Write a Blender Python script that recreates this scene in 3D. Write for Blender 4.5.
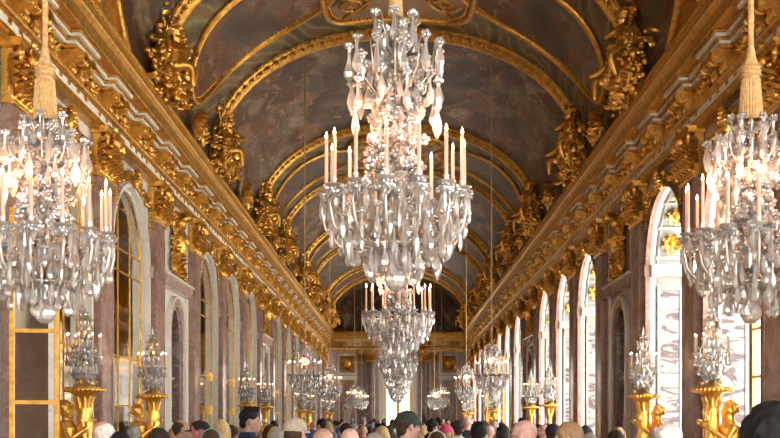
import bpy, math, random
from mathutils import Vector, Matrix, Euler, noise
PI = math.pi
sin, cos = math.sin, math.cos
SC = bpy.context.scene
COL = SC.collection
for _o in list(bpy.data.objects): bpy.data.objects.remove(_o)

# ------------------------------------------------------------------ camera, sky, exposure
FPX = 1050.0; CAMH = 1.70; VPX = 398.0; VPY = 420.0
cam_d = bpy.data.cameras.new('camera'); cam = bpy.data.objects.new('camera', cam_d); COL.objects.link(cam)
cam.location = (0, 0, CAMH); cam.rotation_euler = (PI/2, 0, 0)
cam_d.sensor_width = 36; cam_d.lens = FPX/780*36
cam_d.shift_x = -(VPX-390)/780; cam_d.shift_y = (VPY-219)/780
cam_d.clip_start = 0.05; cam_d.clip_end = 300
SC.camera = cam
SC.view_settings.view_transform = 'Standard'; SC.view_settings.look = 'None'
SC.view_settings.gamma = 1; SC.view_settings.use_curve_mapping = False
SC.view_settings.exposure = 1.5
SKY_STRENGTH = 5.5
FLAME = 26.0       # radiance of a candle flame
CANDLE_W = 14.0    # glow of all the candles of one chandelier
SC.cycles.max_bounces = 14; SC.cycles.diffuse_bounces = 6; SC.cycles.glossy_bounces = 6
SC.cycles.transmission_bounces = 14; SC.cycles.transparent_max_bounces = 40
SC.cycles.sample_clamp_indirect = 6.0; SC.cycles.use_denoising = True
SC.cycles.caustics_reflective = False; SC.cycles.caustics_refractive = False
wd = bpy.data.worlds.new('daylight'); SC.world = wd; wd.use_nodes = True
nt = wd.node_tree; nt.nodes.clear()
_o = nt.nodes.new('ShaderNodeOutputWorld'); _b = nt.nodes.new('ShaderNodeBackground')
_t = nt.nodes.new('ShaderNodeTexCoord'); _s = nt.nodes.new('ShaderNodeSeparateXYZ'); _r = nt.nodes.new('ShaderNodeValToRGB')
nt.links.new(_t.outputs['Generated'], _s.inputs[0]); nt.links.new(_s.outputs['Z'], _r.inputs[0])
_r.color_ramp.elements[0].position = 0.0; _r.color_ramp.elements[0].color = (0.86, 0.80, 0.70, 1)
_r.color_ramp.elements[1].position = 0.25; _r.color_ramp.elements[1].color = (0.92, 0.96, 1.0, 1)
nt.links.new(_r.outputs[0], _b.inputs[0]); _b.inputs[1].default_value = SKY_STRENGTH
nt.links.new(_b.outputs[0], _o.inputs[0])

# ------------------------------------------------------------------ hall dimensions
HW = 5.25           # half width
Y0, Y1 = -6.2, 76.3 # near and far end
P = 4.13            # bay pitch
def YC(i): return 20.45 + P*i
NICHES = (-3, 1, 5, 9, 13)
AR, ZS = 1.40, 4.82  # arch radius, springing
ENT0, ENT1 = 6.70, 8.05

# ------------------------------------------------------------------ materials
M = {}
def newmat(name):
    m = bpy.data.materials.new(name); m.use_nodes = True
    n = m.node_tree; n.nodes.clear()
    return m, n
def nd(n, t, **kw):
    x = n.nodes.new(t)
    for k, v in kw.items():
        if isinstance(k, str) and hasattr(x, k): setattr(x, k, v)
        else: x.inputs[k.replace('_', ' ')].default_value = v
    return x
def ramp(n, fac, stops, interp='LINEAR'):
    r = n.nodes.new('ShaderNodeValToRGB'); r.color_ramp.interpolation = interp
    e = r.color_ramp.elements
    while len(e) < len(stops): e.new(0.5)
    for a, (p, c) in zip(e, stops):
        a.position = p; a.color = (c[0], c[1], c[2], 1)
    n.links.new(fac, r.inputs[0]); return r.outputs[0]
def noise_n(n, vec, scale, detail=4, rough=0.55, dist=0.0):
    x = n.nodes.new('ShaderNodeTexNoise'); x.inputs['Scale'].default_value = scale
    x.inputs['Detail'].default_value = detail; x.inputs['Roughness'].default_value = rough
    x.inputs['Distortion'].default_value = dist
    if vec is not None: n.links.new(vec, x.inputs['Vector'])
    return x
def mapping(n, vec, scale=(1,1,1), rot=(0,0,0), loc=(0,0,0)):
    m = n.nodes.new('ShaderNodeMapping'); m.inputs['Scale'].default_value = scale
    m.inputs['Rotation'].default_value = rot; m.inputs['Location'].default_value = loc
    n.links.new(vec, m.inputs['Vector']); return m.outputs[0]
def mixc(n, fac, a, b, blend='MIX'):
    x = n.nodes.new('ShaderNodeMix'); x.data_type = 'RGBA'; x.blend_type = blend
    for s, v in ((x.inputs[0], fac), (x.inputs[6], a), (x.inputs[7], b)):
        if hasattr(v, 'is_linked') or isinstance(v, bpy.types.NodeSocket): n.links.new(v, s)
        elif isinstance(v, (int, float)): s.default_value = v
        else: s.default_value = (v[0], v[1], v[2], 1)
    return x.outputs[2]
def princ(n, color, rough=0.5, metal=0.0, spec=0.5, bump=None, bump_s=0.3, bump_d=0.01, **kw):
    p = n.nodes.new('ShaderNodeBsdfPrincipled')
    for key, v in (('Base Color', color), ('Roughness', rough), ('Metallic', metal), ('Specular IOR Level', spec)):
        if isinstance(v, bpy.types.NodeSocket): n.links.new(v, p.inputs[key])
        elif key == 'Base Color': p.inputs[key].default_value = (v[0], v[1], v[2], 1)
        else: p.inputs[key].default_value = v
    if bump is not None:
        b = n.nodes.new('ShaderNodeBump'); b.inputs['Strength'].default_value = bump_s; b.inputs['Distance'].default_value = bump_d
        n.links.new(bump, b.inputs['Height']); n.links.new(b.outputs[0], p.inputs['Normal'])
    for k, v in kw.items(): p.inputs[k.replace('_', ' ')].default_value = v
    o = n.nodes.new('ShaderNodeOutputMaterial'); n.links.new(p.outputs[0], o.inputs[0]); return p
def pos(n):
    return n.nodes.new('ShaderNodeNewGeometry').outputs['Position']
def plain(name, c, rough=0.6, metal=0.0, spec=0.4, vary=0.12, scale=6.0):
    m, n = newmat(name)
    t = n.nodes.new('ShaderNodeTexCoord').outputs['Object']
    ns = noise_n(n, t, scale, 3)
    lo = tuple(x*(1-vary) for x in c); hi = tuple(min(1, x*(1+vary)) for x in c)
    princ(n, ramp(n, ns.outputs[0], ((0.3, lo), (0.7, hi))), rough, metal, spec)
    M[name] = m; return m
def gold(name, c_lo, c_hi, rough=0.36, metal=0.85, scale=9.0):
    m, n = newmat(name); p = pos(n)
    a = noise_n(n, p, scale, 4); b = noise_n(n, p, scale*4.5, 3)
    princ(n, ramp(n, a.outputs[0], ((0.32, c_lo), (0.68, c_hi))), rough, metal, 0.5, b.outputs[0], 0.35, 0.02)
    M[name] = m; return m
gold('gold', (0.60, 0.31, 0.055), (0.88, 0.52, 0.13), 0.34)
gold('old_gold', (0.42, 0.205, 0.035), (0.76, 0.42, 0.095), 0.38, 0.85)
gold('bright_gold', (0.80, 0.43, 0.07), (0.95, 0.60, 0.16), 0.3, 0.85)
gold('rope_gold', (0.45, 0.28, 0.11), (0.72, 0.50, 0.24), 0.75, 0.1, 40)
def marble(name, base, light, vein, scale=1.6, rough=0.22, stretch=(1, 1, 1), vein_w=0.06):
    m, n = newmat(name); p = mapping(n, pos(n), stretch)
    a = noise_n(n, p, scale*2.4, 6, 0.62, 0.6)
    col = ramp(n, a.outputs[0], ((0.34, base), (0.66, light)))
    b = noise_n(n, p, scale, 5, 0.6, 1.6)
    s = n.nodes.new('ShaderNodeMath'); s.operation = 'SUBTRACT'; s.inputs[1].default_value = 0.5; n.links.new(b.outputs[0], s.inputs[0])
    ab = n.nodes.new('ShaderNodeMath'); ab.operation = 'ABSOLUTE'; n.links.new(s.outputs[0], ab.inputs[0])
    msk = ramp(n, ab.outputs[0], ((0.0, (1, 1, 1)), (vein_w, (0, 0, 0))))
    princ(n, mixc(n, msk, col, vein), rough, 0, 0.45)
    M[name] = m; return m
marble('red_marble', (0.25, 0.135, 0.105), (0.40, 0.26, 0.215), (0.42, 0.32, 0.28), 1.5, 0.22, vein_w=0.015)
marble('pink_marble', (0.38, 0.25, 0.21), (0.56, 0.42, 0.37), (0.68, 0.58, 0.54), 1.8, 0.22, vein_w=0.02)
marble('white_marble', (0.74, 0.70, 0.64), (0.86, 0.83, 0.78), (0.60, 0.56, 0.52), 1.4, 0.25, vein_w=0.012)
marble('dimmed_reveal_marble', (0.30, 0.29, 0.275), (0.37, 0.355, 0.34), (0.23, 0.22, 0.21), 1.4, 0.3, vein_w=0.012)  # white marble of the reveals, darkened to offset burn-out from the window light
plain('cream_stucco', (0.86, 0.79, 0.66), 0.5, 0, 0.3, 0.08)
marble('grey_marble', (0.40, 0.37, 0.34), (0.55, 0.52, 0.48), (0.30, 0.27, 0.25), 1.7, 0.25, vein_w=0.02)
marble('dark_marble', (0.11, 0.065, 0.055), (0.22, 0.14, 0.12), (0.40, 0.32, 0.30), 1.6, 0.18, vein_w=0.015)
marble('statue_marble', (0.50, 0.43, 0.37), (0.62, 0.55, 0.48), (0.42, 0.36, 0.31), 2.0, 0.4, vein_w=0.01)
def breccia():
    m, n = newmat('veined_marble'); p = pos(n)
    a = noise_n(n, mapping(n, p, (0.9, 0.9, 3.2)), 1.5, 6, 0.6, 1.2)
    col = ramp(n, a.outputs[0], ((0.40, (0.29, 0.285, 0.28)), (0.53, (0.24, 0.232, 0.232)), (0.565, (0.09, 0.055, 0.07)), (0.65, (0.15, 0.105, 0.12)), (0.70, (0.26, 0.255, 0.255))))  # panel greys lowered too, to offset the strong window light
    princ(n, col, 0.25, 0, 0.4); M['veined_marble'] = m
breccia()
def mirror_mat():
    m, n = newmat('old_mirror'); p = pos(n)
    a = noise_n(n, p, 2.2, 4); b = noise_n(n, p, 0.9, 2)
    princ(n, ramp(n, a.outputs[0], ((0.3, (0.56, 0.54, 0.46)), (0.7, (0.68, 0.66, 0.58)))), 0.05, 1.0, 0.5, b.outputs[0], 0.12, 0.03)
    M['old_mirror'] = m
mirror_mat()
def crystal_mat():
    m, n = newmat('crystal')
    gs = n.nodes.new('ShaderNodeBsdfGlass'); gs.inputs['Roughness'].default_value = 0.0; gs.inputs['IOR'].default_value = 1.5; gs.inputs[0].default_value = (0.99, 0.985, 0.98, 1)
    gl = n.nodes.new('ShaderNodeBsdfGlossy'); gl.inputs['Roughness'].default_value = 0.12; gl.inputs[0].default_value = (1, 0.99, 0.98, 1)
    tl = n.nodes.new('ShaderNodeBsdfTranslucent'); tl.inputs[0].default_value = (0.97, 0.95, 0.94, 1)
    df = n.nodes.new('ShaderNodeBsdfDiffuse'); df.inputs[0].default_value = (0.97, 0.96, 0.95, 1)
    m0 = n.nodes.new('ShaderNodeMixShader'); m0.inputs[0].default_value = 0.5; n.links.new(tl.outputs[0], m0.inputs[1]); n.links.new(df.outputs[0], m0.inputs[2])
    m1 = n.nodes.new('ShaderNodeMixShader'); m1.inputs[0].default_value = 0.62; n.links.new(gl.outputs[0], m1.inputs[1]); n.links.new(m0.outputs[0], m1.inputs[2])
    m3 = n.nodes.new('ShaderNodeMixShader'); m3.inputs[0].default_value = 0.44; n.links.new(gs.outputs[0], m3.inputs[1]); n.links.new(m1.outputs[0], m3.inputs[2])
    o = n.nodes.new('ShaderNodeOutputMaterial'); n.links.new(m3.outputs[0], o.inputs[0]); M['crystal'] = m
crystal_mat()
def glass_mat():
    m, n = newmat('window_glass')
    tr = n.nodes.new('ShaderNodeBsdfTransparent'); tr.inputs[0].default_value = (0.95, 0.97, 0.97, 1)
    gl = n.nodes.new('ShaderNodeBsdfGlossy'); gl.inputs['Roughness'].default_value = 0.02
    m1 = n.nodes.new('ShaderNodeMixShader'); m1.inputs[0].default_value = 0.06
    n.links.new(tr.outputs[0], m1.inputs[1]); n.links.new(gl.outputs[0], m1.inputs[2])
    o = n.nodes.new('ShaderNodeOutputMaterial'); n.links.new(m1.outputs[0], o.inputs[0]); M['window_glass'] = m
glass_mat()
def emit(name, c, s):
    m, n = newmat(name); e = n.nodes.new('ShaderNodeEmission'); e.inputs[0].default_value = (*c, 1); e.inputs[1].default_value = s
    o = n.nodes.new('ShaderNodeOutputMaterial'); n.links.new(e.outputs[0], o.inputs[0]); M[name] = m
emit('flame', (1.0, 0.50, 0.22), FLAME)
plain('silver', (0.62, 0.58, 0.53), 0.3, 0.8, 0.5)
plain('dull_metal', (0.30, 0.26, 0.22), 0.4, 0.8, 0.5)
plain('wax', (0.60, 0.43, 0.34), 0.45, 0, 0.4, 0.04)
plain('wick_bronze', (0.55, 0.36, 0.13), 0.35, 0.85)
plain('ochre_wood', (0.66, 0.42, 0.12), 0.4, 0.25)
def floor_mat():
    m, n = newmat('parquet'); p = pos(n)
    br = n.nodes.new('ShaderNodeTexBrick'); br.inputs['Scale'].default_value = 1.0
    br.inputs['Color1'].default_value = (0.36, 0.21, 0.11, 1); br.inputs['Color2'].default_value = (0.44, 0.28, 0.15, 1); br.inputs['Mortar'].default_value = (0.15, 0.08, 0.04, 1)
    br.inputs['Brick Width'].default_value = 0.9; br.inputs['Row Height'].default_value = 0.14; br.inputs['Mortar Size'].default_value = 0.004
    n.links.new(mapping(n, p, (1, 1, 1), (0, 0, PI/4)), br.inputs['Vector'])
    a = noise_n(n, mapping(n, p, (1, 8, 1), (0, 0, PI/4)), 3, 4)
    princ(n, mixc(n, 0.4, br.outputs[0], ramp(n, a.outputs[0], ((0.3, (0.3, 0.17, 0.09)), (0.7, (0.46, 0.3, 0.17))))), 0.3, 0, 0.4); M['parquet'] = m
floor_mat()
def uvn(n): return n.nodes.new('ShaderNodeTexCoord').outputs['UV']
def fig_layer(n, uv, sc, rot, palette, dist=1.4):
    w = noise_n(n, uv, 0.7*sc, 4, 0.6)
    add = n.nodes.new('ShaderNodeVectorMath'); add.operation = 'MULTIPLY_ADD'
    n.links.new(w.outputs['Color'], add.inputs[0]); add.inputs[1].default_value = (dist, dist, 0); n.links.new(uv, add.inputs[2])
    mp = mapping(n, add.outputs[0], (1.0, 0.38, 1), (0, 0, rot))
    v = n.nodes.new('ShaderNodeTexVoronoi'); v.feature = 'SMOOTH_F1'; v.inputs['Scale'].default_value = 1.7*sc; v.inputs['Smoothness'].default_value = 0.35
    n.links.new(mp, v.inputs['Vector'])
    sp = n.nodes.new('ShaderNodeSeparateColor'); n.links.new(v.outputs['Color'], sp.inputs[0])
    c1 = ramp(n, sp.outputs[0], palette)
    ns = noise_n(n, mp, 5*sc, 5, 0.65, 0.8)
    return mixc(n, ramp(n, ns.outputs[0], ((0.35, (0, 0, 0)), (0.68, (0.85, 0.85, 0.85)))), c1, (0.05, 0.03, 0.02))
PAL = ((0.0, (0.04, 0.02, 0.014)), (0.3, (0.12, 0.052, 0.024)), (0.45, (0.22, 0.075, 0.03)), (0.58, (0.34, 0.19, 0.10)), (0.7, (0.09, 0.075, 0.065)), (0.82, (0.17, 0.125, 0.055)), (1.0, (0.45, 0.30, 0.22)))
def painting(name, sky_lo, sky_hi, seed, rot, centre, halfw, fig_amt=0.5, sc=1.0, pal=PAL):
    m, n = newmat(name); uv = mapping(n, uvn(n), (1, 1, 1), (0, 0, 0), (0, 0, seed))
    sk = noise_n(n, mapping(n, uv, (0.8, 0.5, 1), (0, 0, 0.4)), 0.55*sc, 6, 0.62, 1.2)
    sky = ramp(n, sk.outputs[0], ((0.30, sky_lo), (0.52, tuple((a+b)/2 for a, b in zip(sky_lo, sky_hi))), (0.72, sky_hi)))
    fg = fig_layer(n, uv, sc, rot, pal)
    # figures gather towards both foot ends of the painted field
    s = n.nodes.new('ShaderNodeSeparateXYZ'); n.links.new(uvn(n), s.inputs[0])
    d = n.nodes.new('ShaderNodeMath'); d.operation = 'SUBTRACT'; n.links.new(s.outputs[0], d.inputs[0]); d.inputs[1].default_value = centre
    a = n.nodes.new('ShaderNodeMath'); a.operation = 'ABSOLUTE'; n.links.new(d.outputs[0], a.inputs[0])
    q = n.nodes.new('ShaderNodeMath'); q.operation = 'DIVIDE'; n.links.new(a.outputs[0], q.inputs[0]); q.inputs[1].default_value = halfw
    mk = noise_n(n, uv, 0.8*sc, 4, 0.6, 0.7)
    ad = n.nodes.new('ShaderNodeMath'); ad.operation = 'MULTIPLY_ADD'; n.links.new(q.outputs[0], ad.inputs[0]); ad.inputs[1].default_value = 0.42; n.links.new(mk.outputs[0], ad.inputs[2])
    msk = ramp(n, ad.outputs[0], ((1.08-fig_amt, (0, 0, 0)), (1.2-fig_amt, (1, 1, 1))))
    bp = noise_n(n, uv, 14, 3)
    wv = noise_n(n, uv, 1.1*sc, 3); av = n.nodes.new('ShaderNodeVectorMath'); av.operation = 'MULTIPLY_ADD'
    n.links.new(wv.outputs['Color'], av.inputs[0]); av.inputs[1].default_value = (0.9, 0.9, 0); n.links.new(uv, av.inputs[2])
    stn = noise_n(n, mapping(n, av.outputs[0], (5.5*sc, 1.3*sc, 1), (0, 0, rot)), 1.0, 5, 0.6, 0.6)
    stk = ramp(n, stn.outputs[0], ((0.57, (0, 0, 0)), (0.66, (0.8, 0.8, 0.8))))
    sth = noise_n(n, uv, 1.6*sc, 2)
    stc = ramp(n, sth.outputs[0], ((0.36, (0.28, 0.105, 0.05)), (0.5, (0.46, 0.29, 0.17)), (0.6, (0.17, 0.15, 0.14)), (0.7, (0.42, 0.29, 0.16))))
    mm = mixc(n, 1.0, stk, msk, 'MULTIPLY')
    princ(n, mixc(n, mm, mixc(n, msk, sky, fg), stc), 0.5, 0, 0.3, bp.outputs[0], 0.1, 0.01); M[name] = m
painting('vault_painting', (0.030, 0.019, 0.012), (0.195, 0.145, 0.10), 0.0, 0.7, 6.4, 6.2, 0.52)
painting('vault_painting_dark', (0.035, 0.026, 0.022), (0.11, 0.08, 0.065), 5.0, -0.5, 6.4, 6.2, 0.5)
painting('medallion_painting', (0.045, 0.028, 0.016), (0.20, 0.145, 0.10), 9.0, 0.9, 0.0, 2.2, 0.50, 1.1, ((0.0, (0.06, 0.03, 0.02)), (0.3, (0.20, 0.07, 0.03)), (0.5, (0.31, 0.11, 0.045)), (0.66, (0.13, 0.095, 0.065)), (0.8, (0.25, 0.15, 0.09)), (1.0, (0.42, 0.29, 0.2))))
painting('crown_painting', (0.26, 0.15, 0.07), (0.46, 0.29, 0.14), 14.0, 0.3, 0.0, 2.4, 0.36, 1.5)
def grisaille():
    m, n = newmat('drapery_painting'); uv = uvn(n)
    fg = fig_layer(n, uv, 1.3, 0.75, ((0.0, (0.08, 0.04, 0.025)), (0.25, (0.20, 0.19, 0.07)), (0.45, (0.27, 0.27, 0.12)), (0.6, (0.30, 0.14, 0.07)), (0.75, (0.20, 0.075, 0.045)), (0.88, (0.36, 0.25, 0.12)), (1.0, (0.12, 0.12, 0.07))), 0.8)
    w = n.nodes.new('ShaderNodeTexWave'); w.inputs['Scale'].default_value = 0.55; w.inputs['Distortion'].default_value = 9; w.inputs['Detail'].default_value = 3
    n.links.new(mapping(n, uv, (1, 0.5, 1), (0, 0, 0.9)), w.inputs['Vector'])
    c = ramp(n, w.outputs['Fac'], ((0.1, (0.07, 0.035, 0.018)), (0.45, (0.19, 0.165, 0.06)), (0.62, (0.36, 0.34, 0.15)), (0.9, (0.2, 0.075, 0.035))))
    princ(n, mixc(n, 0.5, fg, c), 0.5, 0, 0.3); M['drapery_painting'] = m
grisaille()

# ------------------------------------------------------------------ mesh builder
class MB:
    def __init__(s): s.v = []; s.f = []; s.m = []; s.uv = None
    def add(s, vs, fs, mi=0, T=None):
        b = len(s.v)
        if T is not None: vs = [T @ Vector(v) for v in vs]
        s.v.extend([tuple(v) for v in vs]); s.f.extend([tuple(b+i for i in f) for f in fs]); s.m.extend([mi]*len(fs))
        return s
    def box(s, c, d, mi=0, T=None):
        x, y, z = c; a, b, e = d[0]/2, d[1]/2, d[2]/2
        vs = [(x+i*a, y+j*b, z+k*e) for i in (-1, 1) for j in (-1, 1) for k in (-1, 1)]
        return s.add(vs, [(0,1,3,2),(4,6,7,5),(0,4,5,1),(2,3,7,6),(0,2,6,4),(1,5,7,3)], mi, T)
    def lathe(s, prof, n=12, mi=0, T=None, sx=1, sy=1, a0=0):
        vs = []; fs = []
        k = len(prof)
        for j in range(n):
            a = a0+2*PI*j/n
            for r, z in prof: vs.append((r*cos(a)*sx, r*sin(a)*sy, z))
        for j in range(n):
            q = (j+1) % n
            for i in range(k-1): fs.append((j*k+i, q*k+i, q*k+i+1, j*k+i+1))
        if prof[0][0] > 1e-6: fs.append(tuple(j*k for j in range(n))[::-1])
        if prof[-1][0] > 1e-6: fs.append(tuple(j*k+k-1 for j in range(n)))
        return s.add(vs, fs, mi, T)
    def ball(s, c, r, nu=8, nv=5, mi=0, T=None):
        if isinstance(r, (int, float)): r = (r, r, r)
        vs = [(c[0], c[1], c[2]-r[2])]; fs = []
        for i in range(1, nv):
            b = -PI/2+PI*i/nv
            for j in range(nu):
                a = 2*PI*j/nu
                vs.append((c[0]+r[0]*cos(b)*cos(a), c[1]+r[1]*cos(b)*sin(a), c[2]+r[2]*sin(b)))
        vs.append((c[0], c[1], c[2]+r[2])); L = len(vs)-1
        for j in range(nu):
            q = (j+1) % nu
            fs.append((0, 1+q, 1+j)); fs.append((L, L-nu+j, L-nu+q))
            for i in range(nv-2): fs.append((1+i*nu+j, 1+i*nu+q, 1+(i+1)*nu+q, 1+(i+1)*nu+j))
        return s.add(vs, fs, mi, T)
    def tube(s, pts, rad, n=6, mi=0, T=None, ry=1.0):
        pts = [Vector(p) for p in pts]; k = len(pts)
        if isinstance(rad, (int, float)): rad = [rad]*k
        vs = []; fs = []; prev = None
        for i in range(k):
            t = (pts[min(i+1, k-1)]-pts[max(i-1, 0)])
            if t.length < 1e-9: t = Vector((0, 0, 1))
            t.normalize()
            if prev is None:
                up = Vector((0, 0, 1)) if abs(t.z) < 0.9 else Vector((1, 0, 0))
                u = t.cross(up).normalized()
            else:
                u = (prev - t*prev.dot(t))
                u = u.normalized() if u.length > 1e-6 else t.orthogonal().normalized()
            prev = u; w = t.cross(u)
            for j in range(n):
                a = 2*PI*j/n; vs.append(pts[i]+(u*cos(a)+w*sin(a)*ry)*rad[i])
        for i in range(k-1):
            for j in range(n):
                q = (j+1) % n; fs.append((i*n+j, i*n+q, (i+1)*n+q, (i+1)*n+j))
        fs.append(tuple(range(n))[::-1]); fs.append(tuple((k-1)*n+j for j in range(n)))
        return s.add(vs, fs, mi, T)
    def loft(s, rings, n=16, mi=0, T=None):
        vs = []; fs = []; k = len(rings)
        for (x, y, z, rx, ry) in rings:
            for j in range(n):
                a = 2*PI*j/n; vs.append((x+rx*cos(a), y+ry*sin(a), z))
        for i in range(k-1):
            for j in range(n):
                q = (j+1) % n; fs.append((i*n+j, i*n+q, (i+1)*n+q, (i+1)*n+j))
        fs.append(tuple(range(n))[::-1]); fs.append(tuple((k-1)*n+j for j in range(n)))
        return s.add(vs, fs, mi, T)
    def leaf(s, p, d, nrm, L, w, curl=0.5, mi=0, T=None, k=4):
        p = Vector(p); d = Vector(d).normalized(); nrm = Vector(nrm); nrm = (nrm-d*nrm.dot(d))
        nrm = nrm.normalized() if nrm.length > 1e-6 else d.orthogonal().normalized()
        sd = d.cross(nrm); vs = []; fs = []
        for i in range(k+1):
            t = i/k; a = t*curl*1.6
            c = p + d*(L*(t if curl == 0 else sin(a)/(curl*1.6))) + nrm*(L*(1-cos(a))/(max(curl, 0.01)*1.6))
            ww = w*(0.25+0.75*sin(PI*min(1, 0.12+0.80*t)))
            vs += [c-sd*ww-nrm*w*0.25, c+nrm*w*0.35, c+sd*ww-nrm*w*0.25]
        for i in range(k):
            for j in range(2): fs.append((i*3+j, i*3+j+1, i*3+j+4, i*3+j+3))
        return s.add(vs, fs, mi, T)
    def scroll(s, c, ax_u, ax_v, r0, turns, rad, mi=0, T=None, n=5, steps=16, flip=1):
        c = Vector(c); u = Vector(ax_u); v = Vector(ax_v); pts = []; rr = []
        for i in range(steps+1):
            t = i/steps; a = flip*2*PI*turns*t; r = r0*(1-0.82*t)
            pts.append(c+u*(r*cos(a))+v*(r*sin(a))); rr.append(rad*(1-0.45*t))
        return s.tube(pts, rr, n, mi, T)
    def prism(s, poly, T, depth, mi=0):
        n = len(poly); vs = [T @ Vector((x, y, 0)) for x, y in poly]+[T @ Vector((x, y, depth)) for x, y in poly]
        fs = [tuple(range(n))[::-1], tuple(range(n, 2*n))]+[(i, (i+1) % n, n+(i+1) % n, n+i) for i in range(n)]
        return s.add(vs, fs, mi)
    def mesh(s, name, mats, smooth=False, sharp=None):
        me = bpy.data.meshes.new(name); me.from_pydata(s.v, [], s.f)
        if not isinstance(mats, (list, tuple)): mats = [mats]
        for m in mats: me.materials.append(M[m] if isinstance(m, str) else m)
        me.polygons.foreach_set('material_index', s.m)
        if s.uv is not None:
            ul = me.uv_layers.new(name='UVMap')
            for lp in me.loops: ul.data[lp.index].uv = s.uv[lp.vertex_index]
        if smooth: me.polygons.foreach_set('use_smooth', [True]*len(s.f))
        me.update()
        if smooth and sharp: me.set_sharp_from_angle(angle=sharp)
        return me
    def build(s, name, mats, parent=None, smooth=False, sharp=None, loc=None):
        return link(name, s.mesh(name, mats, smooth, sharp), parent, loc)
def link(name, me, parent=None, loc=None, rot=None, scale=None):
    o = bpy.data.objects.new(name, me); COL.objects.link(o)
    if parent is not None: o.parent = parent
    if loc is not None: o.location = loc
    if rot is not None: o.rotation_euler = rot
    if scale is not None: o.scale = scale
    return o
def thing(name, label, cat, loc=(0, 0, 0), rz=0.0, group=None, scale=1.0):
    o = bpy.data.objects.new(name, None); COL.objects.link(o); o.empty_display_size = 0.1
    o.location = loc; o.rotation_euler = (0, 0, rz); o.scale = (scale,)*3 if isinstance(scale, (int, float)) else scale
    o['label'] = label; o['category'] = cat
    if group: o['group'] = group
    return o
def tag(o, label, cat, group=None):
    o['label'] = label; o['category'] = cat
    if group: o['group'] = group
    return o
def struct(o): o['kind'] = 'structure'; return o
def stuff(o): o['kind'] = 'stuff'; return o
def dup(root, label, loc=None, rz=None, group=None, scale=None):
    def rec(src, par):
        c = src.copy(); COL.objects.link(c); c.parent = par
        for ch in KIDS.get(src.name, []): rec(ch, c)
        return c
    r = rec(root, None); r['label'] = label
    if group: r['group'] = group
    if loc is not None: r.location = loc
    if rz is not None: r.rotation_euler = (0, 0, rz)
    if scale is not None: r.scale = (scale,)*3 if isinstance(scale, (int, float)) else scale
    return r
KIDS = {}
def index(root):
    KIDS[root.name] = list(root.children)
    for c in root.children: index(c)
    return root
def fuse(mb, name, mats, voxel=0.01, smooth=3):
    me = mb.mesh(name+'_src', mats); o = bpy.data.objects.new('fuse_tmp', me); COL.objects.link(o)
    r = o.modifiers.new('r', 'REMESH'); r.mode = 'VOXEL'; r.voxel_size = voxel; r.use_smooth_shade = True
    if smooth:
        q = o.modifiers.new('s', 'SMOOTH'); q.factor = 0.5; q.iterations = smooth
    dg = bpy.context.evaluated_depsgraph_get(); dg.update()
    out = bpy.data.meshes.new_from_object(o.evaluated_get(dg)); out.name = name
    bpy.data.objects.remove(o); bpy.data.meshes.remove(me)
    out.materials.clear()
    for m in (mats if isinstance(mats, (list, tuple)) else [mats]): out.materials.append(M[m] if isinstance(m, str) else m)
    out.polygons.foreach_set('use_smooth', [True]*len(out.polygons)); out.update()
    return out
ORD = 'first second third fourth fifth sixth seventh eighth ninth tenth eleventh twelfth thirteenth fourteenth fifteenth sixteenth seventeenth eighteenth nineteenth twentieth'.split()
def TR(x=0, y=0, z=0, rx=0, ry=0, rz=0, s=1.0):
    S = Matrix.Diagonal((s, s, s, 1)) if isinstance(s, (int, float)) else Matrix.Diagonal((*s, 1))
    return Matrix.Translation((x, y, z)) @ Euler((rx, ry, rz)).to_matrix().to_4x4() @ S
# wall frame: s along the hall, z up, d towards the room
def wallT(side, yc, z=0.0, d=0.0):
    # local (s, z, d) -> world ; local x = +Y, local y = +Z, local z = into the room
    sx = 1 if side < 0 else -1
    return Matrix(((0, 0, sx, sx*(-HW+d)), (1, 0, 0, yc), (0, 1, 0, z), (0, 0, 0, 1)))
def arc_pts(r, zs, n=20, a0=PI, a1=0.0, c=0.0):
    return [(c+r*cos(a0+(a1-a0)*i/n), zs+r*sin(a0+(a1-a0)*i/n)) for i in range(n+1)]

# ------------------------------------------------------------------ floor and walls
mb = MB(); mb.box((0, (Y0+Y1)/2, -0.1), (2*HW+2.4, Y1-Y0+1.0, 0.2)); struct(mb.build('floor', 'parquet'))
def wall_bay(mb, T, s0, s1, z1, r, zs, zb, depth, mi=0, mr=1, back=None):
    """front face with an arched hole and its reveal; local coordinates (s, z, d)"""
    def q(a, b, c, d, m=mi): mb.add([a, b, c, d], [(0, 1, 2, 3)], m, T)
    q((s0, 0, 0), (-r, 0, 0), (-r, z1, 0), (s0, z1, 0)); q((r, 0, 0), (s1, 0, 0), (s1, z1, 0), (r, z1, 0))
    if zb > 0:
        q((-r, 0, 0), (r, 0, 0), (r, zb, 0), (-r, zb, 0)); q((-r, zb, 0), (r, zb, 0), (r, zb, -depth), (-r, zb, -depth), mr)
    ap = arc_pts(r, zs)
    for (a, b), (c, d) in zip(ap, ap[1:]): q((a, b, 0), (c, d, 0), (c, z1, 0), (a, z1, 0))
    path = [(-r, zb)]+ap+[(r, zb)]
    for (a, b), (c, d) in zip(path, path[1:]): q((a, b, 0), (c, d, 0), (c, d, -depth), (a, b, -depth), mr)
    if back is not None:
        mb.add([(a, b, -depth) for a, b in path], [tuple(range(len(path)))], back, T)
NR, NZS, NZB = 0.62, 3.72, 1.05
wl = MB(); wr = MB(); tl = MB(); trr = MB()
i = -6
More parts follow.
